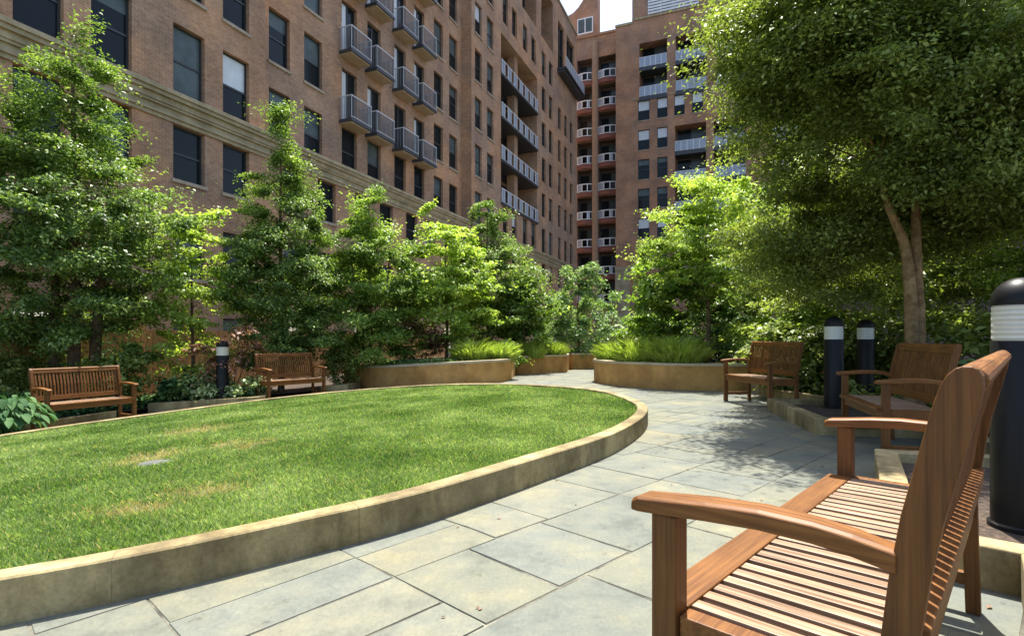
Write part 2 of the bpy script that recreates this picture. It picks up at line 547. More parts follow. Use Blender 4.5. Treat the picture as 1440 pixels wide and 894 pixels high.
# orientation: points run anticlockwise seen from above -> left offset is inward
KW, KH = 0.125, 0.18
def kerb_mesh(outer, inner, h, name, mat, closed=True, joint_every=12, z0=-0.12):
    k_ = MB()
    n = len(outer)
    last = n if closed else n - 1
    bv = 0.008
    for a in range(last):
        b2 = (a + 1) % n
        O0, O1, I0, I1 = outer[a], outer[b2], inner[a], inner[b2]
        # narrow vertical joints between the stones
        gap = 0.02 if a % joint_every == 0 else 0.0
        O0 = O0.lerp(O1, gap); I0 = I0.lerp(I1, gap)
        def pt(p, z): return (p.x, p.y, gz(p.x) + z)
        On0, On1 = O0.lerp(I0, bv / KW), O1.lerp(I1, bv / KW)
        In0, In1 = I0.lerp(O0, bv / KW), I1.lerp(O1, bv / KW)
        k_.face([pt(O0, z0), pt(O1, z0), pt(O1, h - bv), pt(O0, h - bv)])
        k_.face([pt(O0, h - bv), pt(O1, h - bv), pt(On1, h), pt(On0, h)])
        k_.face([pt(On0, h), pt(On1, h), pt(In1, h), pt(In0, h)])
        k_.face([pt(In0, h), pt(In1, h), pt(I1, h - bv), pt(I0, h - bv)])
        k_.face([pt(I0, h - bv), pt(I1, h - bv), pt(I1, z0), pt(I0, z0)])
        if gap or (not closed and a in (0, last - 1)):
            for (o_, i_) in ((O0, I0), (O1, I1)):
                k_.face([pt(o_, z0), pt(i_, z0), pt(i_, h - bv), pt(o_, h - bv)])
    return k_.build(name, mat)

kerb = kerb_mesh(ov, offset_poly(ov, KW), KH, 'lawn_kerb', M['kerb'], True, 14)
tag(kerb, 'low tan stone kerb ringing the oval lawn', 'kerb')

inn = offset_poly(ov, KW - 0.01)
lw = MB()
cx0, cy0 = -2.6, 6.2
rings_ = 10
for k in range(len(inn)):
    p, q2 = inn[k], inn[(k + 1) % len(inn)]
    for r0 in range(rings_):
        t0, t1 = r0 / rings_, (r0 + 1) / rings_
        def lp(pp, t):
            x, y = cx0 + (pp.x - cx0) * t, cy0 + (pp.y - cy0) * t
            return (x, y, gz(x) + KH - 0.045)
        lw.face([lp(p, t0), lp(p, t1), lp(q2, t1), lp(q2, t0)])
tag(lw.build('lawn', M['turf']), kind='structure')

# grass blades
def inside(poly, x, y):
    res = np.zeros(len(x), bool)
    n = len(poly)
    for k in range(n):
        a, b2 = poly[k], poly[(k + 1) % n]
        cond = ((a.y > y) != (b2.y > y)) & (x < (b2.x - a.x) * (y - a.y) / (b2.y - a.y + 1e-12) + a.x)
        res ^= cond
    return res

DRY = [(-1.89, 3.38, .19, .13), (-2.36, 5.04, .13, .22), (-2.11, 3.07, .2, .12), (-3.1, 4.70, .2, .28), (-2.7, 5.15, .12, .2), (-3.6, 6.3, .3, .3)]
def make_grass():
    N_ = 1500000
    x = rng.uniform(-6.9, 1.8, N_); y = rng.uniform(1.5, 10.8, N_)
    dist = np.hypot(x, y)
    keep = rng.random(N_) < np.clip((3.4 / dist) ** 1.25, 0.0, 1.0)
    keep &= inside(offset_poly(ov, KW + 0.004), x, y)
    # outside the picture's left edge the lawn is thinner
    keep &= ~((x / np.maximum(y, .1) < -1.15) & (rng.random(N_) < 0.7))
    x, y = x[keep], y[keep]
    dry = np.zeros(len(x))
    for dx, dy, rx, ry in DRY:
        wob = .35 * np.sin(x * 23) * np.sin(y * 19)
        e = (x - dx) / rx + wob, (y - dy) / ry - wob
        dry = np.maximum(dry, np.exp(-(e[0] ** 2 + e[1] ** 2)))
    # the stone cover keeps clear of blades
    clear = ((x + 2.86) / 0.16) ** 2 + ((y - 4.4) / 0.14) ** 2 > 1
    thin = rng.random(len(x)) > dry * 0.55
    x, y, dry = x[clear & thin], y[clear & thin], dry[clear & thin]
    n = len(x)
    z = gza(x) + KH - 0.047
    dist = np.hypot(x, y)
    clump = np.sin(x * 5.1 + 1.3 * np.sin(y * 3.7)) * np.sin(y * 4.3 + 1.1 * np.sin(x * 2.9))
    h = rng.uniform(0.02, 0.044, n) * (1 + 0.3 * clump) * (1 - 0.45 * dry)
    w = rng.uniform(0.003, 0.0052, n) * np.clip(dist / 3.2, 0.9, 2.6)
    az = rng.uniform(0, 2 * np.pi, n)
    lean = rng.uniform(0.15, 0.95, n) * h
    la = rng.uniform(0, 2 * np.pi, n)
    v = np.empty((n, 5, 3), np.float32)
    bx, by = np.cos(az) * w / 2, np.sin(az) * w / 2
    lx, ly = np.cos(la) * lean, np.sin(la) * lean
    v[:, 0] = np.c_[x - bx, y - by, z]; v[:, 1] = np.c_[x + bx, y + by, z]
    v[:, 2] = np.c_[x + bx * .8 + lx * .35, y + by * .8 + ly * .35, z + h * .62]
    v[:, 3] = np.c_[x + lx, y + ly, z + h]
    v[:, 4] = np.c_[x - bx * .8 + lx * .35, y - by * .8 + ly * .35, z + h * .62]
    me = bpy.data.meshes.new('grass')
    me.vertices.add(n * 5); me.vertices.foreach_set('co', v.reshape(-1))
    me.loops.add(n * 5); me.loops.foreach_set('vertex_index', np.arange(n * 5, dtype=np.int32))
    me.polygons.add(n)
    me.polygons.foreach_set('loop_start', np.arange(0, n * 5, 5, dtype=np.int32))
    me.polygons.foreach_set('loop_total', np.full(n, 5, np.int32))
    me.materials.append(M['lawn']); me.materials.append(M['lawn_dry'])
    isdry = (rng.random(n) < 0.05 + dry * 1.1)
    me.polygons.foreach_set('material_index', isdry.astype(np.int32))
    me.update(calc_edges=True)
    o = bpy.data.objects.new('grass', me)
    C.objects.link(o)
    tag(o, 'short green lawn grass with a few dry patches inside the oval kerb', 'grass', kind='stuff')
make_grass()

cv = MB()
cv.lathe([(0.0, 0.0), (0.12, 0.0), (0.125, 0.012), (0.117, 0.018), (0.0, 0.018)], 24)
o = cv.build('drain_cover', simple('grey_cover', (0.10, 0.105, 0.10), 0.9, 0, 0.2, 20))
o.location = (-2.86, 4.4, gz(-2.86) + KH - 0.045)
tag(o, 'round grey cover set flush in the lawn beside a dry patch', 'drain cover')

# ------------------------------------------------------------------ planting beds
def V2(l): return [Vector(p) for p in l]
RB = [(0.35, 0.05), (0.93, 0.90), (1.97, 2.12), (1.62, 2.44), (2.20, 3.28), (2.74, 4.14), (3.66, 3.88), (4.16, 5.48), (3.16, 5.68), (3.36, 6.70), (3.56, 7.64), (4.42, 7.52), (4.30, 8.9), (4.50, 10.35)]
def kerb_line(pts, h, label, name='bed_kerb', width=0.14, mat=None):
    # square-cornered kerb: one mitred strip along the polyline (bed lies to the right when walking along)
    P_ = V2(pts)
    inner = []
    for k in range(len(P_)):
        if k == 0: n = (P_[1] - P_[0]).normalized(); nn_ = Vector((n.y, -n.x)); inner.append(P_[k] + nn_ * width)
        elif k == len(P_) - 1: n = (P_[-1] - P_[-2]).normalized(); nn_ = Vector((n.y, -n.x)); inner.append(P_[k] + nn_ * width)
        else:
            a = (P_[k] - P_[k - 1]).normalized(); b2 = (P_[k + 1] - P_[k]).normalized()
            na, nb = Vector((a.y, -a.x)), Vector((b2.y, -b2.x))
            mm = (na + nb).normalized()
            inner.append(P_[k] + mm * (width / max(0.35, mm.dot(na))))
    k_ = MB()
    def pt(p, z): return (p.x, p.y, gz(p.x) + z)
    for a in range(len(P_) - 1):
        # split the long runs into stones
        Ls = (P_[a + 1] - P_[a]).length
        ns = max(1, round(Ls / 0.95))
        for s_ in range(ns):
            t0, t1 = s_ / ns, (s_ + 1) / ns - (0.004 / Ls if s_ < ns - 1 else 0)
            O0, O1 = P_[a].lerp(P_[a + 1], t0), P_[a].lerp(P_[a + 1], t1)
            I0, I1 = inner[a].lerp(inner[a + 1], t0), inner[a].lerp(inner[a + 1], t1)
            i = len(k_.v)
            for z in (-0.1, h):
                for p in (O0, O1, I1, I0):
                    k_.v.append(pt(p, z))
            for q in ((3, 2, 1, 0), (4, 5, 6, 7), (0, 1, 5, 4), (1, 2, 6, 5), (2, 3, 7, 6), (3, 0, 4, 7)):
                k_.f.append(tuple(i + z for z in q)); k_.m.append(0); k_.uv.append(None)
    o = k_.build(name, mat or M['kerb'], None, False, 0.006)
    tag(o, label, 'kerb')
    return inner

kerb_line(RB, 0.17, 'low stone kerb stepping round the bench bays at the right beds')
s_ = MB()
rbp = offset_poly(V2(RB), -0.13, False)
poly = [(p.x, p.y, 0.105) for p in V2(RB)]
# soil strips from the kerb line out to the right
for k in range(len(RB) - 1):
    (x0, y0), (x1, y1) = RB[k], RB[k + 1]
me_pts = [Vector((x, y, 0)) for x, y in RB] + [Vector((9, 14.5, 0)), Vector((16, 14.5, 0)), Vector((16, -1.5, 0)), Vector((1.0, -1.5, 0))]
from mathutils.geometry import tessellate_polygon
tri = tessellate_polygon([me_pts])
for t in tri:
    s_.face([(me_pts[k].x, me_pts[k].y, 0.10) for k in t])
import bmesh
o = s_.build('soil', M['soil'])
bm = bmesh.new(); bm.from_mesh(o.data); bmesh.ops.remove_doubles(bm, verts=bm.verts, dist=1e-4); bmesh.ops.recalc_face_normals(bm, faces=bm.faces)
for f_ in bm.faces:
    if f_.normal.z < 0: f_.normal_flip()
bm.to_mesh(o.data); bm.free()
tag(o, kind='structure')

LBK = [(-6.75, 12.2), (-7.05, 10.55), (-4.66, 10.30), (-5.25, 11.9)]
kerb_line([(-7.05, 11.2), (-7.0, 10.52), (-5.8, 10.42), (-4.66, 10.30), (-5.15, 11.6)][::-1], 0.18, 'low stone kerb in front of the left bed, under the small bollard')
kerb_line([(-3.65, 13.2), (-3.72, 12.45), (-4.25, 12.2)], 0.17, 'short stone kerb end between left bench and long planter')
def bed(name, pts, h):
    b_ = MB()
    P_ = [Vector((x, y, 0)) for x, y in pts]
    for t in tessellate_polygon([P_]):
        q = [(P_[k].x, P_[k].y, gz(P_[k].x) + h) for k in t]
        n = (Vector(q[1]) - Vector(q[0])).cross(Vector(q[2]) - Vector(q[0]))
        if n.z < 0: q = q[::-1]
        b_.face(q)
    tag(b_.build(name, M['soil']), kind='structure')
bed('soil', [(-12.5, 6.0), (-9.0, 6.0), (-7.75, 8.5), (-7.3, 9.9), (-6.95, 10.62), (-4.85, 10.42), (-5.25, 11.8), (-4.35, 12.35), (-3.8, 12.6), (-3.75, 13.4), (-4.6, 16.5), (-4.6, 24), (-12.5, 24)], 0.09)
kerb_line([(-7.25, 9.9), (-7.75, 8.45), (-9.0, 5.9)][::-1], 0.14, 'stone kerb behind the shaded left bench')

def planter(front, back, h, label):
    """curved wall along `front`, closed through `back`"""
    path = catmull(front, 6, False)
    P_ = [Vector((p.x, p.y)) for p in path] + V2(back)
    root = empty('planter', (P_[0].x, P_[0].y, 0))
    inv = Matrix.Translation((-P_[0].x, -P_[0].y, 0))
    tag(root, label, 'planter')
    n = len(P_)
    W_ = 0.2
    inner = offset_poly(P_, W_)
    top_o = offset_poly(P_, -0.02)
    top_i = offset_poly(P_, W_ + 0.01)
    w_ = MB(); c__ = MB(); so = MB()
    def pt(p, z): return (p.x, p.y, gz(p.x) + z)
    for a in range(n):
        b2 = (a + 1) % n
        w_.face([pt(P_[a], -0.1), pt(P_[b2], -0.1), pt(P_[b2], h - 0.05), pt(P_[a], h - 0.05)])
        w_.face([pt(inner[b2], 0), pt(inner[a], 0), pt(inner[a], h - 0.05), pt(inner[b2], h - 0.05)])
        c__.face([pt(top_o[a], h - 0.05), pt(top_o[b2], h - 0.05), pt(top_o[b2], h), pt(top_o[a], h)])
        c__.face([pt(top_o[a], h), pt(top_o[b2], h), pt(top_i[b2], h), pt(top_i[a], h)])
        c__.face([pt(top_i[b2], h - 0.05), pt(top_i[a], h - 0.05), pt(top_i[a], h), pt(top_i[b2], h)])
        c__.face([pt(top_o[b2], h - 0.05), pt(top_o[a], h - 0.05), pt(P_[a], h - 0.05), pt(P_[b2], h - 0.05)])
    w_.build('wall', M['planter'], root, xf=inv)
    c__.build('coping', M['coping'], root, xf=inv)
    pp = [Vector((p.x, p.y, 0)) for p in inner]
    for t in tessellate_polygon([pp]):
        q = [(pp[k].x, pp[k].y, gz(pp[k].x) + h - 0.07) for k in t]
        if (Vector(q[1]) - Vector(q[0])).cross(Vector(q[2]) - Vector(q[0])).z < 0: q = q[::-1]
        so.face(q)
    so.build('soil', M['soil'], root, xf=inv)
    return root

planter([(-4.3, 14.0), (-3.5, 13.35), (-2.67, 12.87), (-1.29, 12.48), (-0.45, 12.55), (-0.18, 12.75), (-0.05, 13.2)], [(0.1, 15.1), (-0.4, 18.5), (-4.5, 18.5)], 0.52, 'long tan planter wall beyond the lawn, left of the garden path')
planter([(0.15, 15.25), (0.9, 15.8), (1.5, 16.3), (1.66, 16.5)], [(1.8, 17.4), (0.5, 19.5), (-0.2, 19.5), (-0.2, 15.4)], 0.52, 'short middle planter wall set back behind the long one')
planter([(1.75, 17.6), (2.5, 18.1), (3.3, 18.6)], [(4.0, 20.5), (1.6, 21.0)], 0.52, 'farthest low planter wall at the end of the path')
planter([(2.15, 13.6), (1.93, 12.9), (1.95, 12.3), (2.24, 11.55), (3.06, 10.75), (4.04, 10.45), (5.2, 10.6)], [(6.8, 11.5), (7.2, 14.0), (5.0, 16.0), (3.0, 15.6)], 0.52, 'rounded tan planter with bright grasses right of the path')

# ------------------------------------------------------------------ benches
def make_bench(L):
    root = empty('garden_bench')
    hl = L / 2
    def lean(z): return 0.150 if z < 0.45 else 0.150 + (z - 0.45) * 0.12 + max(0, z - 0.68) * 0.11
    for s in (-1, 1):
        x = s * hl
        b_ = MB(); b_.box((x, -0.21, 0.317), (0.055, 0.055, 0.634)); b_.build('leg', M['wz'], root, bevel=0.004)
        # rear post: a curved plank
        b_ = MB()
        rings = []
        for z, w in ((0, .044), (.15, .045), (.3, .046), (.42, .048), (.52, .050), (.62, .052), (.72, .054), (.82, .055), (.90, .055), (.93, .050), (.945, .042), (.955, .028), (.959, .01)):
            yb = 0.185 + 0.012 * (1 - min(z, .42) / .42) if z < .42 else lean(z) + 0.035
            rings.append([(x - .022, yb - w / 2, z), (x + .022, yb - w / 2, z), (x + .022, yb + w / 2, z), (x - .022, yb + w / 2, z)])
        b_.loft(rings); b_.build('rear_post', M['wz'], root, bevel=0.003)
        # arm rest, arched lengthways
        b_ = MB()
        rings = []
        for y, z, w, t in ((-.287, .640, .050, .012), (-.283, .643, .064, .024), (-.268, .647, .072, .032), (-.21, .652, .074, .034), (-.12, .661, .072, .036), (-.02, .667, .068, .036), (.07, .664, .062, .036), (.13, .657, .058, .036), (.19, .645, .054, .036)):
            rings.append([(x - w / 2, y, z - t / 2), (x + w / 2, y, z - t / 2), (x + w / 2, y, z + t / 2 - .006), (x + w / 2 - .01, y, z + t / 2), (x - w / 2 + .01, y, z + t / 2), (x - w / 2, y, z + t / 2 - .006)])
        b_.loft(rings); b_.build('armrest', M['wy'], root, bevel=0.003)
        b_ = MB(); b_.box((x, 0.0, 0.12), (0.03, 0.36, 0.045)); b_.build('stretcher', M['wy'], root, bevel=0.003)
    # seat frame
    b_ = MB()
    b_.box((0, -0.225, 0.422), (L - 0.057, 0.085, 0.026))
    b_.box((0, -0.212, 0.372), (L - 0.057, 0.026, 0.07))
    b_.box((0, 0.185, 0.38), (L - 0.046, 0.026, 0.075))
    for s in (-1, 1):
        b_.box((s * (hl - 0.006), -0.012, 0.386), (0.046, 0.335, 0.092))
    b_.box((0, 0.0, 0.376), (0.03, 0.34, 0.05))
    b_.build('seat_frame', M['wx'], root, bevel=0.003)
    b_ = MB()
    ns = max(10, round(L / 0.0565))
    for k in range(ns):
        x = -hl + 0.058 + (L - 0.116) * k / (ns - 1)
        dz = 0.001 * math.sin(k * 2.3)
        b_.box((x, -0.002, 0.4225 + dz), (0.035, 0.356, 0.022))
    b_.build('seat', M['slat'], root, bevel=0.002)
    # back
    back = MB()
    def rail(z0, z1, th, dy=0.0):
        rings = []
        nz = 6
        pr = []
        for k in range(nz + 1):
            z = z0 + (z1 - z0) * k / nz
            pr.append((lean(z) + 0.035 + dy, z))
        front = [(y - th / 2, z) for y, z in pr]; bk = [(y + th / 2, z) for y, z in reversed(pr)]
        prof = front + bk
        back.loft([[(x, y, z) for y, z in prof] for x in (-hl + .0225, hl - .0225)])
    rail(0.885, 0.955, 0.030)
    rail(0.465, 0.535, 0.046, 0.012)
    # rolled top edge of the crest rail
    yt = lean(0.95) + 0.035
    back.loft([[(x, yt + 0.002 + 0.024 * math.cos(a), 0.937 + 0.020 * math.sin(a)) for a in [2 * math.pi * j / 14 for j in range(14)]] for x in (-hl + .023, hl - .023)])
    back.build('backrest', M['wx'], root, bevel=0.003)
    sl = MB()
    ns = max(10, round(L / 0.048))
    for k in range(ns):
        x = -hl + 0.05 + (L - 0.1) * k / (ns - 1)
        y0, y1 = lean(.53) + .031, lean(.89) + .033
        ym = lean(.70) + .031
        sl.loft([[(x - .012, y - .006, z), (x + .012, y - .006, z), (x + .012, y + .006, z), (x - .012, y + .006, z)] for y, z in ((y0, .53), (ym, .70), (y1, .89))])
    sl.build('back_slats', M['wz'], root)
    return root

def place_bench(root, fl_, fr_, label):
    """fl_, fr_: ground points of the front legs, left and right seen from the front"""
    a = Vector(fl_); b2 = Vector(fr_)
    # local -y faces forward; looking at the bench from its front, local +x is to the left... keep sign via cross product
    d = (b2 - a).normalized()
    ang_ = math.atan2(d.y, d.x)
    back = Vector((-d.y, d.x))
    c = (a + b2) / 2 + back * 0.21
    z = gz(c.x)
    root.location = (c.x, c.y, z)
    root.rotation_euler = (0, 0, ang_)
    tag(root, label, 'bench', 'wooden garden benches round the lawn')

b1 = make_bench(1.545)
place_bench(b1, (1.39, 2.28), (0.335, 1.16), 'large foreground teak bench seen from its end, slatted seat in sun')
b2_ = make_bench(1.22)
place_bench(b2_, (3.46, 8.85), (3.60, 7.66), 'reddish wooden bench beside the rounded planter on the right')
b3 = copy_tree(b2_)
place_bench(b3, (3.40, 5.60), (3.01, 4.40), 'wooden bench in deep shade under the big right tree, behind the foreground bench')
b4 = copy_tree(b2_)
place_bench(b4, (-6.88, 8.12), (-6.36, 9.20), 'shaded wooden bench at far left beside the large leaf plants')
b5 = copy_tree(b2_)
place_bench(b5, (-4.70, 10.60), (-3.98, 11.56), 'sunlit wooden bench beyond the lawn, left of the long planter')

# ------------------------------------------------------------------ bollard lights
def make_bollard():
    root = empty('bollard_light')
    r = 0.115
    b_ = MB(); b_.lathe([(r + .012, 0), (r + .012, .02), (r, .028), (r, .885), (r - .004, .89)], 40); b_.build('post', M['black'], root, True)
    b_ = MB(); b_.lathe([(r - .008, .89), (r - .006, .90)] + [(r - .004 - .0015 * (k % 2), .90 + .15 * k / 10) for k in range(11)] + [(r - .008, 1.06)], 40); b_.build('lens', M['lens'], root, False)
    b_ = MB(); b_.lathe([(r - .004, 1.058), (r + .001, 1.062), (r + .001, 1.075)] + [(r * math.cos(a), 1.075 + .115 * math.sin(a)) for a in [k * math.pi / 2 / 10 for k in range(1, 10)]] + [(.004, 1.19)], 40); b_.build('cap', M['black'], root, True)
    return root
bo = make_bollard()
for k, (x, y, z, lab) in enumerate([(2.42, 2.60, 0.10, 'large black bollard light behind the foreground bench'),
                                    (4.19, 7.13, 0.10, 'black bollard light between the two right benches, nearer of the pair'),
                                    (5.21, 8.07, 0.10, 'black bollard light half hidden in shrubs, farther of the right pair'),
                                    (-5.71, 10.8, -0.22, 'small black bollard light in the left bed beside the sunlit bench')]):
    q = bo if k == 0 else copy_tree(bo)
    q.location = (x, y, z)
    tag(q, lab, 'bollard light', 'black bollard lights in the beds')

# ------------------------------------------------------------------ buildings
TH = math.atan(320 / 770)
D1 = Vector((math.sin(TH), math.cos(TH), 0)); E2 = Vector((math.cos(TH), -math.sin(TH), 0))
def W(s, t, z): return D1 * s + E2 * t + Vector((0, 0, z))
def FK(k): return 11.2 + 3.22 * (k - 4)

class Facade:
    """a wall plane: point(a, z, depth): a runs along, depth goes into the wall"""
    def __init__(s, fn): s.pt = fn
    def wall(s, mb, a0, a1, z0, z1, holes, mi=0, rmi=0):
        As = sorted({a0, a1, *[min(max(h[0], a0), a1) for h in holes], *[min(max(h[1], a0), a1) for h in holes]})
        Zs = sorted({z0, z1, *[min(max(h[2], z0), z1) for h in holes], *[min(max(h[3], z0), z1) for h in holes]})
        for i in range(len(As) - 1):
            # merge vertical runs
            run = None
            for j in range(len(Zs) - 1):
                ac, zc = (As[i] + As[i + 1]) / 2, (Zs[j] + Zs[j + 1]) / 2
                hole = any(h[0] < ac < h[1] and h[2] < zc < h[3] for h in holes)
                if not hole and run is None: run = Zs[j]
                if run is not None and (hole or j == len(Zs) - 2):
                    ze = Zs[j] if hole else Zs[j + 1]
                    q = [(As[i], run), (As[i + 1], run), (As[i + 1], ze), (As[i], ze)]
                    mb.face([s.pt(a, z, 0) for a, z in q], mi, q)
                    run = None
        for h in holes:
            a_, b_, c_, d_ = h[:4]; dp = h[4] if len(h) > 4 else 0.22
            for q in (((a_, c_), (a_, d_)), ((b_, d_), (b_, c_)), ((a_, d_), (b_, d_)), ((b_, c_), (a_, c_))):
                (p, z), (p2, z2) = q
                mb.face([s.pt(p, z, 0), s.pt(p2, z2, 0), s.pt(p2, z2, dp), s.pt(p, z, dp)], rmi, [(p, z), (p2, z2), (p2 + dp, z2), (p + dp, z)])
    def slabbox(s, mb, a0, a1, z0, z1, d0, d1_, mi=0):
        p = s.pt
        c = [p(a0, z0, d0), p(a1, z0, d0), p(a1, z0, d1_), p(a0, z0, d1_), p(a0, z1, d0), p(a1, z1, d0), p(a1, z1, d1_), p(a0, z1, d1_)]
        i = len(mb.v)
        mb.v.extend([tuple(q) for q in c])
        for q in ((3, 2, 1, 0), (4, 5, 6, 7), (0, 1, 5, 4), (1, 2, 6, 5), (2, 3, 7, 6), (3, 0, 4, 7)):
            mb.f.append(tuple(i + k for k in q)); mb.m.append(mi)
            aa = [(0, 0)] * 4
            if q in ((0, 1, 5, 4), (2, 3, 7, 6)): aa = [(a0, z0), (a1, z0), (a1, z1), (a0, z1)]
            elif q in ((1, 2, 6, 5), (3, 0, 4, 7)): aa = [(d0, z0), (d1_, z0), (d1_, z1), (d0, z1)]
            else: aa = [(a0, d0), (a1, d0), (a1, d1_), (a0, d1_)]
            mb.uv.append(aa)

WR = random.Random(11)
WINDOWS = [0]
def window(fc, a0, a1, z0, z1, parent, style='sash', depth=0.2, sill=True, white=False, detail=True, blind=None):
    """double-hung window: frame with meeting rail, panes as a sub-part, stone sill as a sub-part"""
    fm = MB()
    t = 0.06
    gl = MB()
    zm = (z0 + z1) / 2
    d0, d1_ = depth - 0.05, depth + 0.01
    fc.slabbox(fm, a0 + .002, a0 + t, z0 + .002, z1 - .002, d0, d1_)
    fc.slabbox(fm, a1 - t, a1 - .002, z0 + .002, z1 - .002, d0, d1_)
    fc.slabbox(fm, a0 + t, a1 - t, z1 - t, z1 - .002, d0, d1_)
    fc.slabbox(fm, a0 + t, a1 - t, z0 + .002, z0 + t + .02, d0, d1_)
    if style == 'sash':
        fc.slabbox(fm, a0 + t, a1 - t, zm - .035, zm + .035, d0 + .006, d1_)
    elif style == 'door':
        am = (a0 + a1) / 2
        fc.slabbox(fm, am - .045, am + .045, z0 + t + .02, z1 - t, d0 + .006, d1_)
    f_ = fm.build('window' if style == 'sash' else 'door', M['white'] if white else M['wframe'], parent)
    if blind is None:
        blind = WR.random()
    q = [(a0 + t * .8, a1 - t * .8, z0 + t, zm, 0), (a0 + t * .8, a1 - t * .8, zm, z1 - t * .8, 0)]
    if style == 'door':
        am = (a0 + a1) / 2
        q = [(a0 + t * .8, am, z0 + t, z1 - t * .8, 2 if blind < .75 else 0), (am, a1 - t * .8, z0 + t, z1 - t * .8, 0)]
    else:
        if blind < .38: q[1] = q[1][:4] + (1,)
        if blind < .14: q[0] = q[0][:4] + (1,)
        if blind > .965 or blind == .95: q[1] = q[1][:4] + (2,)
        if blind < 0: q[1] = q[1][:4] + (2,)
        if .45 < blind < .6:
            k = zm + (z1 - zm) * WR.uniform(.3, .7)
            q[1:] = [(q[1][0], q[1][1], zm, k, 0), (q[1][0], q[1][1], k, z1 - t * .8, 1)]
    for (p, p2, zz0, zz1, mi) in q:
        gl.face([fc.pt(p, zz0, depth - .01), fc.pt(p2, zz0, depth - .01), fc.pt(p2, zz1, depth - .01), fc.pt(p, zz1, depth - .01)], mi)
    gl.build('pane', [M['glass'], M['glass_blind'], M['glass_white']], f_)
    if sill:
        sm = MB()
        fc.slabbox(sm, a0 - .06, a1 + .06, z0 - .11, z0 - .003, -.07, depth - .055)
        sm.build('sill', M['sill'], f_)
    return f_

def railing(fc, a0, a1, z0, z1, d, parent, mat, panels=False, step=0.11, ends=None):
    rm = MB()
    fc.slabbox(rm, a0, a1, z1 - .05, z1, d - .02, d + .02)
    fc.slabbox(rm, a0, a1, z0 + .06, z0 + .09, d - .015, d + .015)
    n = max(2, round((a1 - a0) / step))
    if panels:
        n = max(2, round((a1 - a0) / 0.62))
    for k in range(n + 1):
        a = a0 + (a1 - a0) * k / n
        w = .03 if panels else (.022 if k in (0, n) else .009)
        fc.slabbox(rm, max(a0, a - w), min(a1, a + w), z0, z1 - .05, d - .012, d + .012, 0 if panels or k in (0, n) else 2)
    if ends:
        for a in (a0, a1):
            fc.slabbox(rm, a - .015, a + .015, z1 - .05, z1 - .002, d + .02, ends)
            m_ = max(2, round((ends - d) / step))
            for k in range(1, m_ + 1):
                dd = d + (ends - d) * k / m_
                fc.slabbox(rm, a - .009, a + .009, z0, z1 - .05, dd - .012, dd + .006, 2)
    if panels:
        for k in range(n):
            if panels == 2 and k % 2: continue
            aa, ab = a0 + (a1 - a0) * k / n + .035, a0 + (a1 - a0) * (k + 1) / n - .035
            fc.slabbox(rm, aa, ab, z0 + .1, z1 - .06, d - .005, d + .005, 1)
    return rm.build('railing', [mat, M['railglass'], M['bar']], parent)

TL = -16.5
fL = Facade(lambda a, z, d: W(a, TL - d, z))            # left facade (and base), depth goes away from the garden
fL2 = Facade(lambda a, z, d: W(a, TL - 0.75 - d, z))    # recessed middle section

def cornice(parent, a0, a1, fc, proj_end=False):
    c_ = MB()
    for (z0, z1, p) in ((7.80, 7.92, .06), (7.92, 8.00, .12), (8.00, 8.16, .08), (8.16, 8.24, .16), (8.24, 8.42, .20), (8.42, 8.54, .30), (8.54, 8.66, .36), (8.66, 8.70, .30)):
        fc.slabbox(c_, a0, a1, z0 + .001, z1 - .001, -p, .02)
    c_.build('cornice', M['limestone'], parent)

# --- long brown wing along the left
A0, A1, A2, A3 = -3.0, 15.48, 32.66, 58.2
bl = empty('apartment_building', W(8, TL, -1))
inv_bl = None
def keep_world(o, root):
    o.matrix_parent_inverse = Matrix.Translation(root.location).inverted()
class Sub:
    pass
pairs1 = [(-.5, .6), (1.3, 2.4), (3.6, 4.7), (5.4, 6.5), (7.72, 8.82), (9.48, 10.58), (11.85, 12.95), (13.65, 14.75)]
cols2 = [(16.36, 17.46), (18.27, 19.37), (20.68, 21.78), (22.60, 23.70), (24.92, 26.02), (26.87, 27.97), (29.07, 30.17), (30.98, 32.08)]
wm = MB()
h1 = [(a, b_, 8.76, 11.0) for a, b_ in pairs1] + [(a, b_, FK(4) + .85, FK(4) + 3.0) for a, b_ in pairs1] + [(a, b_, FK(5) + .85, FK(5) + 3.0) for a, b_ in pairs1]
hb = [(a, b_, 6.05, 7.78) for a, b_ in pairs1 + cols2] + [(a, b_, 2.95, 4.7) for a, b_ in pairs1 + cols2] + [(a, b_, -0.2, 1.7) for a, b_ in pairs1[3:] + cols2[::2]]
fL.wall(wm, A0, A2, -1.5, 8.66, hb)
fL.wall(wm, A0, A1, 8.66, 20.0, h1)
# top of section one and its return
wm.face([W(A0, TL, 20), W(A1, TL, 20), W(A1, TL - 12, 20), W(A0, TL - 12, 20)], 0, [(0, 0), (1, 0), (1, 1), (0, 1)])
wm.face([W(A1, TL, 8.66), W(A1, TL - 12, 8.66), W(A1, TL - 12, 20), W(A1, TL, 20)], 0, [(0, 8.66), (12, 8.66), (12, 20), (0, 20)])
wm.face([W(A0, TL, -1.5), W(A0, TL - 12, -1.5), W(A0, TL - 12, 20), W(A0, TL, 20)], 0, [(0, -1.5), (12, -1.5), (12, 20), (0, 20)])
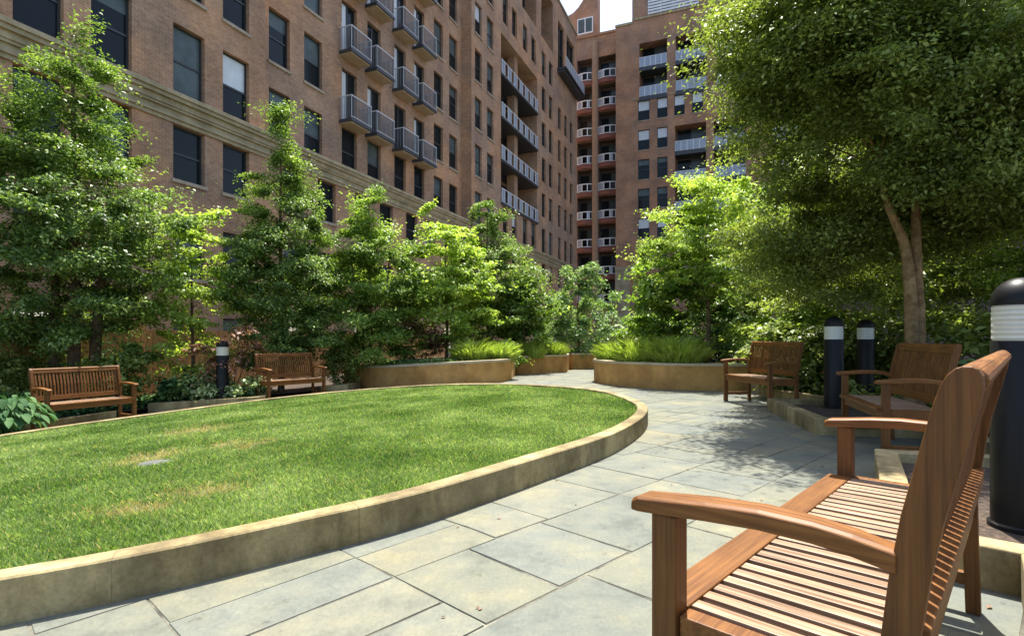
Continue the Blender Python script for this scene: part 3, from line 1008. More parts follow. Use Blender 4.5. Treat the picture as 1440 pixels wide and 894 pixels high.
# shelf behind the cornice where section two steps back
wm.face([W(A1, TL, 8.661), W(A2, TL, 8.661), W(A2, TL - .75, 8.661), W(A1, TL - .75, 8.661)], 0, [(0, 0), (1, 0), (1, .1), (0, .1)])
h2 = []
for k in range(3, 8):
    for c, (a, b_) in enumerate(cols2):
        if k == 3: h2.append((a, b_, 8.78, 11.0))
        elif 2 <= c <= 5: h2.append((a, b_, FK(k) + .03, FK(k) + 2.55))
        else: h2.append((a, b_, FK(k) + .85, FK(k) + 3.0))
fL2.wall(wm, A1, A2, 8.66, 27.6, h2)
wm.face([W(A1, TL - .75, 27.6), W(A2, TL - .75, 27.6), W(A2, TL - 12, 27.6), W(A1, TL - 12, 27.6)], 0, [(0, 0), (1, 0), (1, 1), (0, 1)])
wm.face([W(A1, TL - .75, 20), W(A1, TL - 12, 20), W(A1, TL - 12, 27.6), W(A1, TL - .75, 27.6)], 0, [(0, 20), (12, 20), (12, 27.6), (0, 27.6)])
BLD = []
wm.build('wall', M['brick'], bl); 
cornice(bl, A0, A2 - .002, fL)
for (a, b_) in pairs1[4:]:
    window(fL, a, b_, 8.76, 11.0, bl, sill=False)
    window(fL, a, b_, FK(4) + .85, FK(4) + 3.0, bl)
    window(fL, a, b_, 6.05, 7.78, bl)
    window(fL, a, b_, 2.95, 4.7, bl)
for (a, b_) in pairs1[5:]:
    window(fL, a, b_, -0.2, 1.7, bl)
window(fL, *pairs1[3], 6.05, 7.78, bl); window(fL, *pairs1[3], 8.76, 11.0, bl, sill=False); window(fL, *pairs1[3], 2.95, 4.7, bl)
window(fL, *pairs1[7], FK(5) + .85, FK(5) + 3.0, bl)
for c, (a, b_) in enumerate(cols2):
    window(fL, a, b_, 6.05, 7.78, bl, sill=True)
    window(fL, a, b_, 2.95, 4.7, bl)
    for k in range(3, 8):
        if k == 3: window(fL2, a, b_, 8.78, 11.0, bl, sill=False); continue
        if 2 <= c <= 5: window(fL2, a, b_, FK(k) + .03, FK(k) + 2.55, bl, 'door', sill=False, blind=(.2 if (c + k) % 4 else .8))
        else: window(fL2, a, b_, FK(k) + .85, FK(k) + 3.0, bl)
for k in range(4, 8):
    for c in range(2, 6):
        a, b_ = cols2[c]
        am = (a + b_) / 2
        sm = MB()
        fL2.slabbox(sm, am - .76, am + .76, FK(k) - .14, FK(k) - .005, -.74, -.002, 0)
        fL2.slabbox(sm, am - .70, am + .70, FK(k) - .20, FK(k) - .141, -.66, -.002, 1)
        bal = sm.build('balcony', [M['slab'], M['soffit']], bl)
        railing(fL2, am - .74, am + .74, FK(k), FK(k) + 1.07, -.71, bal, M['rail'], False, .10, -.02)
tag(bl, 'long brown brick apartment wing on the left with small projecting balconies', 'building')

# --- taller wing farther along
br = empty('apartment_building', W(45, TL, -1))
colsA = [(33.19, 34.25), (35.11, 36.2)]
colsB = [(37.89, 38.9), (39.72, 40.74), (42.05, 43.1), (44.05, 45.15)]
colsC = [(46.74, 47.8), (48.74, 49.79)]
colsD = [(51.55, 52.5), (53.6, 54.6), (55.65, 56.6)]
allc = colsA + colsB + colsC + colsD
wm = MB()
RC0, RC1, RP0, RP1 = 37.55, 45.5, 40.85, 41.95     # balcony recess and its middle pier
holes = [(a, b_, 8.78, 11.0) for a, b_ in allc]
for k in range(4, 10):
    for a, b_ in colsA + colsC + (colsD if k < 8 else []):
        if k == 9 and (a, b_) in colsC: continue
        holes.append((a, b_, FK(k) + .85, FK(k) + 3.0))
for a, b_ in colsB: holes.append((a, b_, FK(8) + .85, FK(8) + 3.0))
holes += [(RC0, RC1, FK(4) - .1, FK(8) - .15, 2.1)]
holes += [(41.9, 45.3, FK(9) + 1.0, 33.0, 1.2), (46.6, 49.9, FK(9) + 1.0, 33.0, 1.2)]
holes += [(51.5, 53.6, FK(9) + .2, 32.4, .3), (54.4, 57.2, FK(9) + .2, 32.4, .3)]
fL.wall(wm, A2, A3, 8.66, 34.2, holes)
hb = [(a, b_, 6.05, 7.78) for a, b_ in allc] + [(a, b_, 2.95, 4.7) for a, b_ in allc]
fL.wall(wm, A2, A3, -1.5, 8.66, hb)
wm.face([W(A2, TL, 8.66), W(A2, TL - 12, 8.66), W(A2, TL - 12, 34.2), W(A2, TL, 34.2)], 0, [(0, 8.66), (12, 8.66), (12, 34.2), (0, 34.2)])
wm.face([W(A2, TL, 34.2), W(A3, TL, 34.2), W(A3, TL - 12, 34.2), W(A2, TL - 12, 34.2)], 0, [(0, 0), (1, 0), (1, 1), (0, 1)])
wm.face([W(A3, TL, -1.5), W(A3, TL - 12, -1.5), W(A3, TL - 12, 34.2), W(A3, TL, 34.2)], 0, [(0, 0), (12, 0), (12, 35), (0, 35)])
# back walls of the recesses
for (a, b_, z0, z1, d) in [h for h in holes if len(h) > 4]:
    mi = 1 if d < 1 else 0
    wm.face([fL.pt(a, z0, d), fL.pt(b_, z0, d), fL.pt(b_, z1, d), fL.pt(a, z1, d)], mi, [(a, z0), (b_, z0), (b_, z1), (a, z1)])
fL.slabbox(wm, 41.05, 41.75, FK(4) - .1, FK(8) - .15, .35, 1.0, 0)
# parapet lip
fL.slabbox(wm, A2, A3, 34.2, 34.42, -.10, .3, 2)
wm.build('wall', [M['brick'], M['glass'], M['limestone']], br)
cornice(br, A2 + .002, A3, fL)
for (a, b_) in allc:
    window(fL, a, b_, 8.78, 11.0, br, sill=False)
    window(fL, a, b_, 6.05, 7.78, br, sill=False)
for k in range(4, 10):
    for a, b_ in colsA + colsC + (colsD if k < 8 else []):
        if k == 9 and (a, b_) in colsC: continue
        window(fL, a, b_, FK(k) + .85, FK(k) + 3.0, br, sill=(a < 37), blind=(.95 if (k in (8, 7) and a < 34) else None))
for a, b_ in colsB: window(fL, a, b_, FK(8) + .85, FK(8) + 3.0, br, sill=False)
for k in range(4, 8):
    for (a, b_) in ((RC0, RC1),):
        sm = MB()
        fL.slabbox(sm, a + .004, b_ - .004, FK(k) - .16, FK(k) + .02, -.12, .349, 0)
        fL.slabbox(sm, a + .004, 41.049, FK(k) - .16, FK(k) + .02, .349, 2.09, 0)
        fL.slabbox(sm, 41.751, b_ - .004, FK(k) - .16, FK(k) + .02, .349, 2.09, 0)
        bal = sm.build('balcony', [M['slab']], br)
        railing(fL, a + .01, b_ - .01, FK(k) + .02, FK(k) + 1.1, -.06, bal, M['white'], 2)
        for am in (39.25, 43.7):
            dm = MB()
            fL.slabbox(dm, am - 1.45, am + 1.45, FK(k) + .03, FK(k) + 2.75, 2.0, 2.09, 0)
            dr = dm.build('door', M['wframe'], br)
            gm = MB()
            for (p, p2, mi) in ((am - 1.37, am - .05, 0), (am + .05, am + 1.37, 0)):
                gm.face([fL.pt(p, FK(k) + .12, 1.994), fL.pt(p2, FK(k) + .12, 1.994), fL.pt(p2, FK(k) + 2.65, 1.994), fL.pt(p, FK(k) + 2.65, 1.994)], mi)
            gm.build('pane', [M['glass'], M['glass_blind']], dr)
# projecting top-corner balcony with dark soffit
sm = MB()
fL.slabbox(sm, 51.2, 58.1, FK(9) + .0, FK(9) + .18, -.95, -.004, 0)
fL.slabbox(sm, 51.3, 58.0, FK(9) - .25, FK(9) - .001, -.75, -.004, 0)
bal = sm.build('balcony', [M['slab']], br)
railing(fL, 51.25, 58.05, FK(9) + .18, FK(9) + 1.2, -.9, bal, M['white'], 1)
for (a, b_) in ((51.5, 53.6), (54.4, 57.2)):
    fm = MB()
    for q in (a + .03, (a + b_) / 2, b_ - .03):
        fL.slabbox(fm, q - .04, q + .04, FK(9) + .22, 32.38, .18, .28)
    fL.slabbox(fm, a + .07, b_ - .07, FK(9) + 2.2, FK(9) + 2.3, .185, .28)
    fm.build('window_frame', M['wframe'], br)
for (a, b_) in ((41.9, 45.3), (46.6, 49.9)):
    fm = MB()
    for q in (a + .05, (a + b_) / 2, b_ - .05):
        fL.slabbox(fm, q - .05, q + .05, FK(9) + 1.02, 32.98, 1.1, 1.19)
    f_ = fm.build('window_frame', M['wframe'], br)
    gm = MB()
    for (p, p2) in ((a + .1, (a + b_) / 2 - .05), ((a + b_) / 2 + .05, b_ - .1)):
        gm.face([fL.pt(p, FK(9) + 1.02, 1.15), fL.pt(p2, FK(9) + 1.02, 1.15), fL.pt(p2, 32.9, 1.15), fL.pt(p, 32.9, 1.15)], 0)
    gm.build('pane', [M['glass']], f_)
tag(br, 'tall brown brick apartment wing farther along, with recessed double balconies', 'building')

# --- slim balcony tower in the corner
SR = 60.8
fT = Facade(lambda a, z, d: W(62.3 + d, a, z))
fR = Facade(lambda a, z, d: W(SR + d, a, z))
bt = empty('balcony_tower', W(62, -14.6, -1))
wm = MB()
T0, T1 = -19.5, -12.95
PC = -15.42
zt = 36.0
bayh = []
for (a, b_) in ((-17.6, PC - .35), (PC + .35, T1 - .02)):
    for k in range(2, 11):
        bayh.append((a, b_, FK(k) + .35, FK(k) + 3.0, 1.2))
fT.wall(wm, T0, T1, -1.5, zt, bayh, 0, 1)  # bay reveals and backs: recess shade put into a darker brick colour
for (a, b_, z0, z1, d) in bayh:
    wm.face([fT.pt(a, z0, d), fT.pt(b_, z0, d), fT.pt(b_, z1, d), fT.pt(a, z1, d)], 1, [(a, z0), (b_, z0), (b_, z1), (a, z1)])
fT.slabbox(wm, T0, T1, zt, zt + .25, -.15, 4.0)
wm.build('wall', [M['brick_red'], M['brick_dark_shade']], bt)
pm = MB()
cp = W(62.15, PC, 0)
pm.lathe([(.36, -1.5), (.36, zt - .7)], 20, (cp.x, cp.y, 0))
pm.build('pier', M['pier'], bt, True)
for k in range(2, 11):
    for (a, b_) in ((-17.6, PC - .3), (PC + .3, T1 - .05)):
        sm = MB()
        n = 6
        zf = FK(k) + .2
        pts = [(a + (b_ - a) * j / n, -.12 - .28 * math.sin(math.pi * j / n)) for j in range(n + 1)]
        top = [fT.pt(q, zf + .12, d) for q, d in pts] + [fT.pt(b_, zf + .12, .0), fT.pt(a, zf + .12, .0)]
        bot = [fT.pt(q, zf - .34, d) for q, d in pts] + [fT.pt(b_, zf - .34, .0), fT.pt(a, zf - .34, .0)]
        sm.loft([bot, top])
        bal = sm.build('balcony', M['redslab'] if k > 2 else M['limestone'], bt)
        rm = MB()
        for j in range(n):
            (q, d), (q2, d2) = pts[j], pts[j + 1]
            ff = Facade(lambda aa, z, dd, q=q, d=d, q2=q2, d2=d2: fT.pt(aa, z, d + (d2 - d) * (aa - q) / (q2 - q) + dd + .04))
            ff.slabbox(rm, q, q2, zf + 1.02, zf + 1.12, -.03, .03)
            ff.slabbox(rm, q, q2, zf + .2, zf + .27, -.02, .02)
            if j % 2 == 0: ff.slabbox(rm, q, q + .09, zf + .27, zf + 1.02, -.025, .025)
            if j == n - 1: ff.slabbox(rm, q2 - .09, q2, zf + .27, zf + 1.02, -.025, .025)
            if j < 2 or (j == 4 and k % 2): ff.slabbox(rm, q + .02, q2, zf + .28, zf + 1.0, -.01, .01, 1)
        rm.build('railing', [M['white'], M['railglass']], bal)
        dm = MB()
        fT.slabbox(dm, a + .1, b_ - .1, FK(k) + .36, FK(k) + 2.7, 1.1, 1.19)
        dr = dm.build('door', M['wframe'], bt)
        gm = MB()
        am = a + (b_ - a) * (.5 if k % 3 else .62)
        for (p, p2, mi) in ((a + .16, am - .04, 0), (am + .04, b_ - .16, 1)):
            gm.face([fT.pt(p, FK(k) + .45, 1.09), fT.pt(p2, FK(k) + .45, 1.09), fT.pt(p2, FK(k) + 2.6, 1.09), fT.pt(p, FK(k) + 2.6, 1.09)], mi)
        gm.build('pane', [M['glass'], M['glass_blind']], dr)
tag(bt, 'slim corner tower of stacked rounded balconies with white railings', 'tower')

# gable-topped stair tower behind
gt = empty('stair_tower', W(67, -16.5, 0))
wm = MB()
fG = Facade(lambda a, z, d: W(67 + d, a, z))
def tg(px, s=67.0):
    u = (px - 720) / 770.0
    Y = s / (D1.x * u + D1.y)
    return (E2.x * u + E2.y) * Y
ga, gb = tg(797), tg(840)
zz = [(ga, 20), (gb, 20), (gb, 45.5), (tg(829), 45.5), (tg(824), 44.2), (tg(819), 43.4), (tg(813), 42.7), (tg(806), 42.2), (ga, 41.9)]
wm.face([fG.pt(a, z, 0) for a, z in zz], 0, zz)
for k in range(len(zz)):
    p, q = zz[k], zz[(k + 1) % len(zz)]
    wm.face([fG.pt(*p, 0), fG.pt(*q, 0), fG.pt(*q, 1.5), fG.pt(*p, 1.5)], 0, [p, q, (q[0] + 6, q[1]), (p[0] + 6, p[1])])
wm.face([fG.pt(a, z, 1.5) for a, z in zz][::-1], 0, zz[::-1])
wm.build('wall', M['brick_red'], gt)
a, b_ = tg(812), tg(834)
fm = MB()
fG.slabbox(fm, a, b_, 39.2, 41.2, -.06, -.004, 0)
f_ = fm.build('window', M['white'], gt)
gm = MB()
for (p, p2) in ((a + .12, (a + b_) / 2 - .06), ((a + b_) / 2 + .06, b_ - .12)):
    gm.face([fG.pt(p, 39.35, -.07), fG.pt(p2, 39.35, -.07), fG.pt(p2, 41.05, -.07), fG.pt(p, 41.05, -.07)], 0)
gm.build('pane', [M['glass_blind']], f_)
tag(gt, 'brown brick stair tower with sloped top rising behind the corner', 'tower')

# --- building closing the view on the right
bb = empty('apartment_building', W(SR, 0, -1))
wm = MB()
RE = 22.0
wc = [(-10.31, -9.05), (-8.25, -7.15)]
wc2 = [(-6.47, -5.38), (-4.65, -3.55)]
rec_hi = [(-10.15, -7.21), (-6.32, -3.2), (-2.2, 0.9), (1.9, 5.0)]
rec_lo = [(-6.4, -3.25), (-2.5, 0.6), (3.0, 6.0)]
holes = []
for k in range(2, 9):
    for a, b_ in wc: holes.append((a, b_, FK(k) + .75, FK(k) + 2.95))
for a, b_ in wc2: holes.append((a, b_, FK(8) + .75, FK(8) + 2.95))
recs = [(a, b_, FK(9) + .05, FK(11) - .45, 1.6) for a, b_ in rec_hi] + [(a, b_, FK(3) + .0, FK(8) - .35, 1.6) for a, b_ in rec_lo]
fR.wall(wm, -12.74, -10.93, -1.5, 35.6, [])
fR.wall(wm, -10.93, RE, -1.5, 35.6, holes + recs, 0, 0)
louv = (-9.3, -3.9, 36.2, 39.2, .5)
fR.wall(wm, -10.93, RE, 35.6, 42.5, [louv])
for (a, b_, z0, z1, d) in recs + [louv]:
    wm.face([fR.pt(a, z0, d), fR.pt(b_, z0, d), fR.pt(b_, z1, d), fR.pt(a, z1, d)], 0, [(a, z0), (b_, z0), (b_, z1), (a, z1)])
wm.face([fR.pt(-12.74, -1.5, 0), fR.pt(-12.74, -1.5, 14), fR.pt(-12.74, 35.6, 14), fR.pt(-12.74, 35.6, 0)], 0, [(0, -1.5), (14, -1.5), (14, 35.6), (0, 35.6)])
wm.face([fR.pt(-10.93, 35.6, 0), fR.pt(-10.93, 35.6, 14), fR.pt(-10.93, 42.5, 14), fR.pt(-10.93, 42.5, 0)], 0, [(0, 35.6), (14, 35.6), (14, 42.5), (0, 42.5)])
wm.face([fR.pt(-12.74, 35.6, 0), fR.pt(-10.93, 35.6, 0), fR.pt(-10.93, 35.6, 14), fR.pt(-12.74, 35.6, 14)], 0, [(0, 0), (2, 0), (2, 14), (0, 14)])
wm.face([fR.pt(-10.93, 42.5, 0), fR.pt(RE, 42.5, 0), fR.pt(RE, 42.5, 14), fR.pt(-10.93, 42.5, 14)], 0, [(0, 0), (2, 0), (2, 14), (0, 14)])
wm.build('wall', M['brick_red'], bb)
for q in ((-12.80, -10.94, 35.601, 35.85, -.1, .3), (-12.82, RE, 8.55, 8.95, -.14, -.002), (-12.80, -11.2, -1.5, 8.549, -.08, -.002), (-10.93, RE, FK(9) - .12, FK(9) + .03, -.06, -.002), (-10.93, RE, 35.9, 36.1, -.12, -.002)):
    tm = MB()
    fR.slabbox(tm, *q)
    tm.build('trim', M['limestone'], bb)
for k in range(2, 9):
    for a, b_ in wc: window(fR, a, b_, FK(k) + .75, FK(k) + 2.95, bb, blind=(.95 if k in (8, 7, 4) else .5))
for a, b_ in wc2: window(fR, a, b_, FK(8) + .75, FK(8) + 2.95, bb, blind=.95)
for (lst, ks) in ((rec_hi, (9, 10)), (rec_lo, (3, 4, 5, 6, 7))):
    for a, b_ in lst:
        for k in ks:
            sm = MB()
            fR.slabbox(sm, a + .004, b_ - .004, FK(k) - .3, FK(k) + .1, -.10, 1.59, 0)
            bal = sm.build('balcony', M['slab'], bb)
            railing(fR, a + .02, b_ - .02, FK(k) + .1, FK(k) + 1.2, -.05, bal, M['white'], 1)
            dm = MB()
            fR.slabbox(dm, a + .1, b_ - .1, FK(k) + .11, FK(k) + 2.85, 1.5, 1.59)
            dr = dm.build('door', M['wframe'], bb)
            gm = MB()
            am = (a + b_) / 2
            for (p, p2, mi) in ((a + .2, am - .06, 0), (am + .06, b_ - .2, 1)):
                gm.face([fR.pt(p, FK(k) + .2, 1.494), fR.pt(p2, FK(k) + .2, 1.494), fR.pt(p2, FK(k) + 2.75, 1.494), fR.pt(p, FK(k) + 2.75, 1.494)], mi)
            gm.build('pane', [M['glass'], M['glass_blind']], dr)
lm = MB()
for k in range(9):
    z = 36.3 + k * .32
    fR.slabbox(lm, -9.25, -3.95, z, z + .2, .02, .12)
for q in (-9.2, -7.9, -6.6, -5.3, -4.05):
    fR.slabbox(lm, q - .05, q + .05, 36.22, 39.15, .121, .2)
lm.build('louvre', M['white'], bb)
tag(bb, 'red brown brick apartment block closing the courtyard behind the right trees', 'building')

# --- low brick wing behind the trees on the right
bw = empty('garden_wing', (14, 15.5, -1))
wm = MB()
fW = Facade(lambda a, z, d: Vector((9.0, 15.2, 0)) + Vector((0.93, -0.37, 0)) * a + Vector((0.37, 0.93, 0)) * d + Vector((0, 0, z)))
hw = [(a, a + 1.3, z, z + 1.9) for a in (1.2, 4.2, 7.2, 10.2) for z in (1.6, 4.9, 8.1)]
fW.wall(wm, 0, 18, -1, 11.5, hw)
wm.face([fW.pt(0, 11.5, 0), fW.pt(18, 11.5, 0), fW.pt(18, 11.5, 9), fW.pt(0, 11.5, 9)], 0, [(0, 0), (1, 0), (1, 1), (0, 1)])
wm.face([fW.pt(0, -1, 0), fW.pt(0, -1, 9), fW.pt(0, 11.5, 9), fW.pt(0, 11.5, 0)], 0, [(0, -1), (9, -1), (9, 11.5), (0, 11.5)])
wm.build('wall', M['brick_dark_shade'], bw)
for (a, b_, z0, z1) in hw: window(fW, a, b_, z0, z1, bw)
tag(bw, 'dark brick wing glimpsed through the foliage at right edge', 'building')

# --- cedar fence along the left bed
fn = empty('board_fence', W(4, -13.6, -0.8))
fF = Facade(lambda a, z, d: W(a, -13.6 - d, z))
bm_ = MB()
a = 3.0
while a < 24:
    fF.slabbox(bm_, a, a + .135, -.85, 1.22 + WR.uniform(-.012, .012) + (.25 if a < 9 else 0), WR.uniform(-.004, .004), .022)
    a += .145
bm_.build('board_panel', M['fence'], fn)
for a in np.arange(3, 24.1, 2.4):
    pm = MB()
    fF.slabbox(pm, a - .05, a + .05, -.9, 1.4 + (.25 if a < 9 else 0), .03, .13)
    pm.build('post', M['fence'], fn)
for z in (-.2, .9):
    rm = MB()
    fF.slabbox(rm, 3, 24, z, z + .09, .0225, .0295)
    rm.build('rail', M['fence'], fn)
tag(fn, 'brown vertical board fence behind the left trees', 'fence')

# everything built in world coordinates under a root empty: undo the root's offset
for root in (bl, br, bt, gt, bb, bw, fn):
    off = Matrix.Translation(root.location).inverted()
    for ch in root.children:
        ch.matrix_parent_inverse = off

# ------------------------------------------------------------------ trees and plants
def fib_dirs(n, r_):
    d = r_.normal(size=(n, 3))
    return d / np.linalg.norm(d, axis=1, keepdims=True)

def clump_points(ells, r_, shell=0.45):
    """clump centres spread in a list of ellipsoids (cx,cy,cz,rx,ry,rz,n)"""
    out = []
    for (cx, cy, cz, rx, ry, rz, n) in ells:
        d = fib_dirs(n, r_)
        rad = shell + (1 - shell) * r_.random(n) ** 0.6
        out.append(np.c_[cx + d[:, 0] * rx * rad, cy + d[:, 1] * ry * rad, cz + d[:, 2] * rz * rad])
    return np.concatenate(out)

def foliage(name, centres, sizes, per, leafL, mat, parent, r_, droop=0.0, flat=0.55, outward=None):
    n = len(centres) * per
    ci = np.repeat(np.arange(len(centres)), per)
    g_ = r_.normal(size=(n, 3))
    g_ /= (np.linalg.norm(g_, axis=1, keepdims=True) + 1e-6)
    g_ *= (r_.random(n) ** 0.5)[:, None]
    # clumps become short sprays: stretched along a random direction
    dirs = fib_dirs(len(centres), r_)
    dirs[:, 2] *= 0.45
    dirs /= np.linalg.norm(dirs, axis=1, keepdims=True)
    sp = dirs[ci] * (r_.normal(size=n) * 0.75)[:, None]
    off = g_ * np.array([1, 1, flat]) * 0.75 + sp * 0.8
    P_ = centres[ci] + off * sizes[ci][:, None]
    P_[:, 2] -= droop * np.sum(off[:, :2] ** 2, 1) * sizes[ci]
    N_ = r_.normal(size=(n, 3)) * 0.55 + np.array([0, 0, 0.95])
    if outward is not None:
        oo = P_ - outward
        oo /= np.linalg.norm(oo, axis=1, keepdims=True) + 1e-6
        N_ += oo * 0.45
    N_ /= np.linalg.norm(N_, axis=1, keepdims=True)
    T_ = r_.normal(size=(n, 3)) + off * 1.2
    T_[:, 2] -= 0.35
    L_ = leafL * r_.uniform(0.65, 1.35, n)
    Wd = L_ * r_.uniform(0.42, 0.6, n)
    return leaf_mesh(name, P_.astype(np.float32), N_.astype(np.float32), T_.astype(np.float32), L_, Wd, mat, parent)

def tree(name, base, height, trunk_r, ells, csize, per, leafL, mat, bark, label, cat='tree', seed=1, split=0.3, stems=None, lean=(0, 0), limbs=26, droop=0.0, flat=0.55, group=None, shell=0.45):
    r_ = np.random.default_rng(seed)
    root = empty(name, base)
    tag(root, label, cat, group)
    ells = [(e[0] + r_.normal() * .11 * e[3], e[1] + r_.normal() * .11 * e[4], e[2], e[3] * r_.uniform(.85, 1.15), e[4] * r_.uniform(.85, 1.15)) + tuple(e[5:]) for e in ells]
    cs = clump_points(ells, r_, shell)
    sz = csize * (0.5 + 0.95 * r_.random(len(cs)) ** 1.6)
    tk = MB()
    top = Vector((lean[0], lean[1], height))
    stems = stems or [[(0, 0, -0.15), (lean[0] * .1 + .02, lean[1] * .1, height * .3), (lean[0] * .45 - .03, lean[1] * .45 + .03, height * .62), (lean[0], lean[1], height)]]
    allp = []
    for st in stems:
        pts = catmull([Vector(p) for p in st], 5, False) if len(st) > 2 else [Vector(p) for p in st]
        pts = [Vector(p) for p in pts]
        n = len(pts)
        rad = [trunk_r * (1.18 if k == 0 else 1.0) * (1 - 0.82 * k / (n - 1)) for k in range(n)]
        tk.tube(pts, rad, 10)
        allp += list(zip(pts, rad))
    hmin = height * split
    idx = r_.permutation(len(cs))[:limbs]
    for i in idx:
        c = Vector(cs[i])
        cand = [(p, r) for p, r in allp if p.z > hmin * .8 and p.z < c.z - 0.05]
        if not cand:
            continue
        p, rr_ = min(cand, key=lambda q: (q[0] - c).length + abs((c.z - q[0].z) - 0.6 * (Vector((c.x, c.y)) - Vector((q[0].x, q[0].y))).length) * 0.7)
        mid = p.lerp(c, 0.5) + Vector((r_.normal() * .06, r_.normal() * .06, 0.12 * (c - p).length))
        r0 = max(0.005, min(rr_ * 0.4, 0.008 + 0.009 * (c - p).length))
        tk.tube([p, mid, c], [r0, r0 * .6, r0 * .2], 5)
    tk.build('trunk', bark, root, True)
    cen = np.array([0.0, 0.0, float(np.mean(cs[:, 2]))])
    foliage('crown', cs, sz, per, leafL, mat, root, r_, droop, flat, cen)
    return root

def cone_ells(z0, z1, r0, n, k=6, top=0.16, belly=0.25, pw=1.25):
    """stack of rings for an egg / cone shaped crown"""
    out = []
    tot = 0
    for i in range(k):
        t = (i + .5) / k
        z = z0 + (z1 - z0) * t
        if t < belly: r = r0 * (0.75 + 0.25 * t / belly)
        else: r = r0 * ((1 - ((t - belly) / (1 - belly)) ** pw) ** 0.85 * (1 - top) + top)
        w = r * r
        out.append([0, 0, z, r, r, (z1 - z0) / k * 1.05, w]); tot += w
    return [tuple(e[:6]) + (max(5, int(round(n * e[6] / tot))),) for e in out]

def shrub(name, base, rx, ry, h, n, csize, per, leafL, mat, label, seed, cat='shrub', flat=0.7, droop=0.0, stems=5):
    r_ = np.random.default_rng(seed)
    root = empty(name, base)
    tag(root, label, cat)
    cs = clump_points([(0, 0, h * .52, rx, ry, h * .48, n)], r_, 0.5)
    cs[:, 2] = np.maximum(cs[:, 2], 0.06)
    tk = MB()
    for i in r_.permutation(len(cs))[:max(stems, 3)]:
        c = Vector(cs[i])
        tk.tube([(r_.normal() * .04, r_.normal() * .04, -.05), c * .5 + Vector((0, 0, .08)), c], [.014, .01, .004], 5)
    tk.build('stem', M['bark'], root, True)
    foliage('foliage', cs, csize * r_.uniform(.6, 1.3, len(cs)), per, leafL, mat, root, r_, droop, flat, np.array([0, 0, h * .3]))
    return root

tree('hornbeam_tree', (-8.75, 10.9, gz(-8.75) + .09), 6.6, .13, cone_ells(1.0, 7.35, 1.95, 230, 10, .1, .4, 1.6), .46, 420, .074, M['leaf_left'], M['bark'],
     'tallest leafy tree at far left behind the shaded bench', seed=11, limbs=40,
     stems=[[(0, 0, -.15), (.05, 0, 2), (0, .05, 4.4), (0, 0, 7)], [(.35, .1, -.15), (.4, .1, 1.6), (.5, .2, 3.2), (.6, .2, 5)], [(-.35, .1, -.15), (-.45, .1, 1.6), (-.5, .2, 3.2), (-.7, .2, 4.6)]])
tree('dogwood_tree', (-6.95, 11.9, gz(-6.95) + .09), 3.2, .05, cone_ells(.9, 4.35, 1.0, 60, 5, .3, .5), .36, 190, .088, M['leaf_yellow'], M['bark'],
     'small light green tree between the tallest left tree and the pointed one', seed=12, limbs=24, flat=.35)
tree('cypress_tree', (-5.4, 12.8, gz(-5.4) + .09), 5.7, .08, cone_ells(.75, 6.45, 1.4, 200, 11, .03, .28, .95), .36, 390, .066, M['leaf_left'], M['bark'],
     'pointed conical tree behind the sunlit left bench, right of the small light tree', seed=13, limbs=36)
tree('hornbeam_tree', (-3.55, 13.6, gz(-3.55) + .42), 4.2, .06, cone_ells(.4, 4.25, 1.3, 150, 8, .12, .4, 1.6), .38, 380, .07, M['leaf_mid'], M['bark'],
     'leafy oval tree standing in the left end of the long planter', seed=14, limbs=30,
     stems=[[(0, 0, -.15), (.05, 0, 1), (0, .05, 2.4), (0, 0, 4.3)], [(.12, .05, -.15), (.3, .1, .9), (.4, .1, 1.8), (.5, .1, 3)], [(-.1, .05, -.15), (-.2, .1, .9), (-.35, .1, 1.8), (-.5, .1, 3)]])
tree('dogwood_tree', (-1.75, 14.6, gz(-1.75) + .42), 3.4, .05, cone_ells(.7, 3.95, 1.4, 105, 6, .2, .35, 1.6), .42, 240, .105, M['leaf_yellow'], M['bark'],
     'yellow green tree with layered leaves in the middle of the long planter', seed=15, limbs=26, flat=.3)
tree('cypress_tree', (-.75, 16.9, .42), 4.4, .06, cone_ells(.6, 4.75, 1.65, 150, 8, .08, .3), .36, 300, .076, M['leaf_left'], M['bark'],
     'darker pointed tree directly behind the yellow green one', seed=16, limbs=24)
tree('magnolia_tree', (.35, 16.2, .4), 2.0, .04, cone_ells(.45, 2.6, .95, 60, 5, .3, .4), .34, 150, .115, M['leaf_mid'], M['bark'],
     'small round tree in the short middle planter', seed=17, limbs=18)
tree('weeping_tree', (2.35, 19.3, .4), 2.6, .05, cone_ells(.3, 3.2, 1.75, 70, 6, .15, .3, 1.0), .42, 240, .1, M['leaf_blue'], M['bark'],
     'pale green weeping tree at the end of the path below the corner tower', seed=18, limbs=24, droop=.5)
# centre-right planter
tree('honey_locust_tree', (4.25, 11.9, .45), 3.6, .055, [(0, 0, 3.15, 1.3, 1.2, .5, 34), (-.3, 0, 2.5, 1.3, 1.2, .35, 28), (.3, 0, 1.75, 1.15, 1.1, .3, 20), (.1, 0, 3.75, .7, .7, .35, 14), (-.6, -.2, 1.9, .7, .7, .25, 10)], .36, 230, .07, M['leaf_yellow'], M['bark'],
     'airy light green tree with layered branches in the rounded planter', seed=21, limbs=46, flat=.25, split=.2, shell=.1)
tree('redbud_tree', (3.55, 12.9, .45), 2.0, .035, cone_ells(.75, 2.75, .95, 60, 4, .35, .5), .32, 120, .13, M['leaf_mid'], M['bark'],
     'small broad leaved tree beside the airy one, at the left of the rounded planter', seed=22, limbs=18, flat=.4)
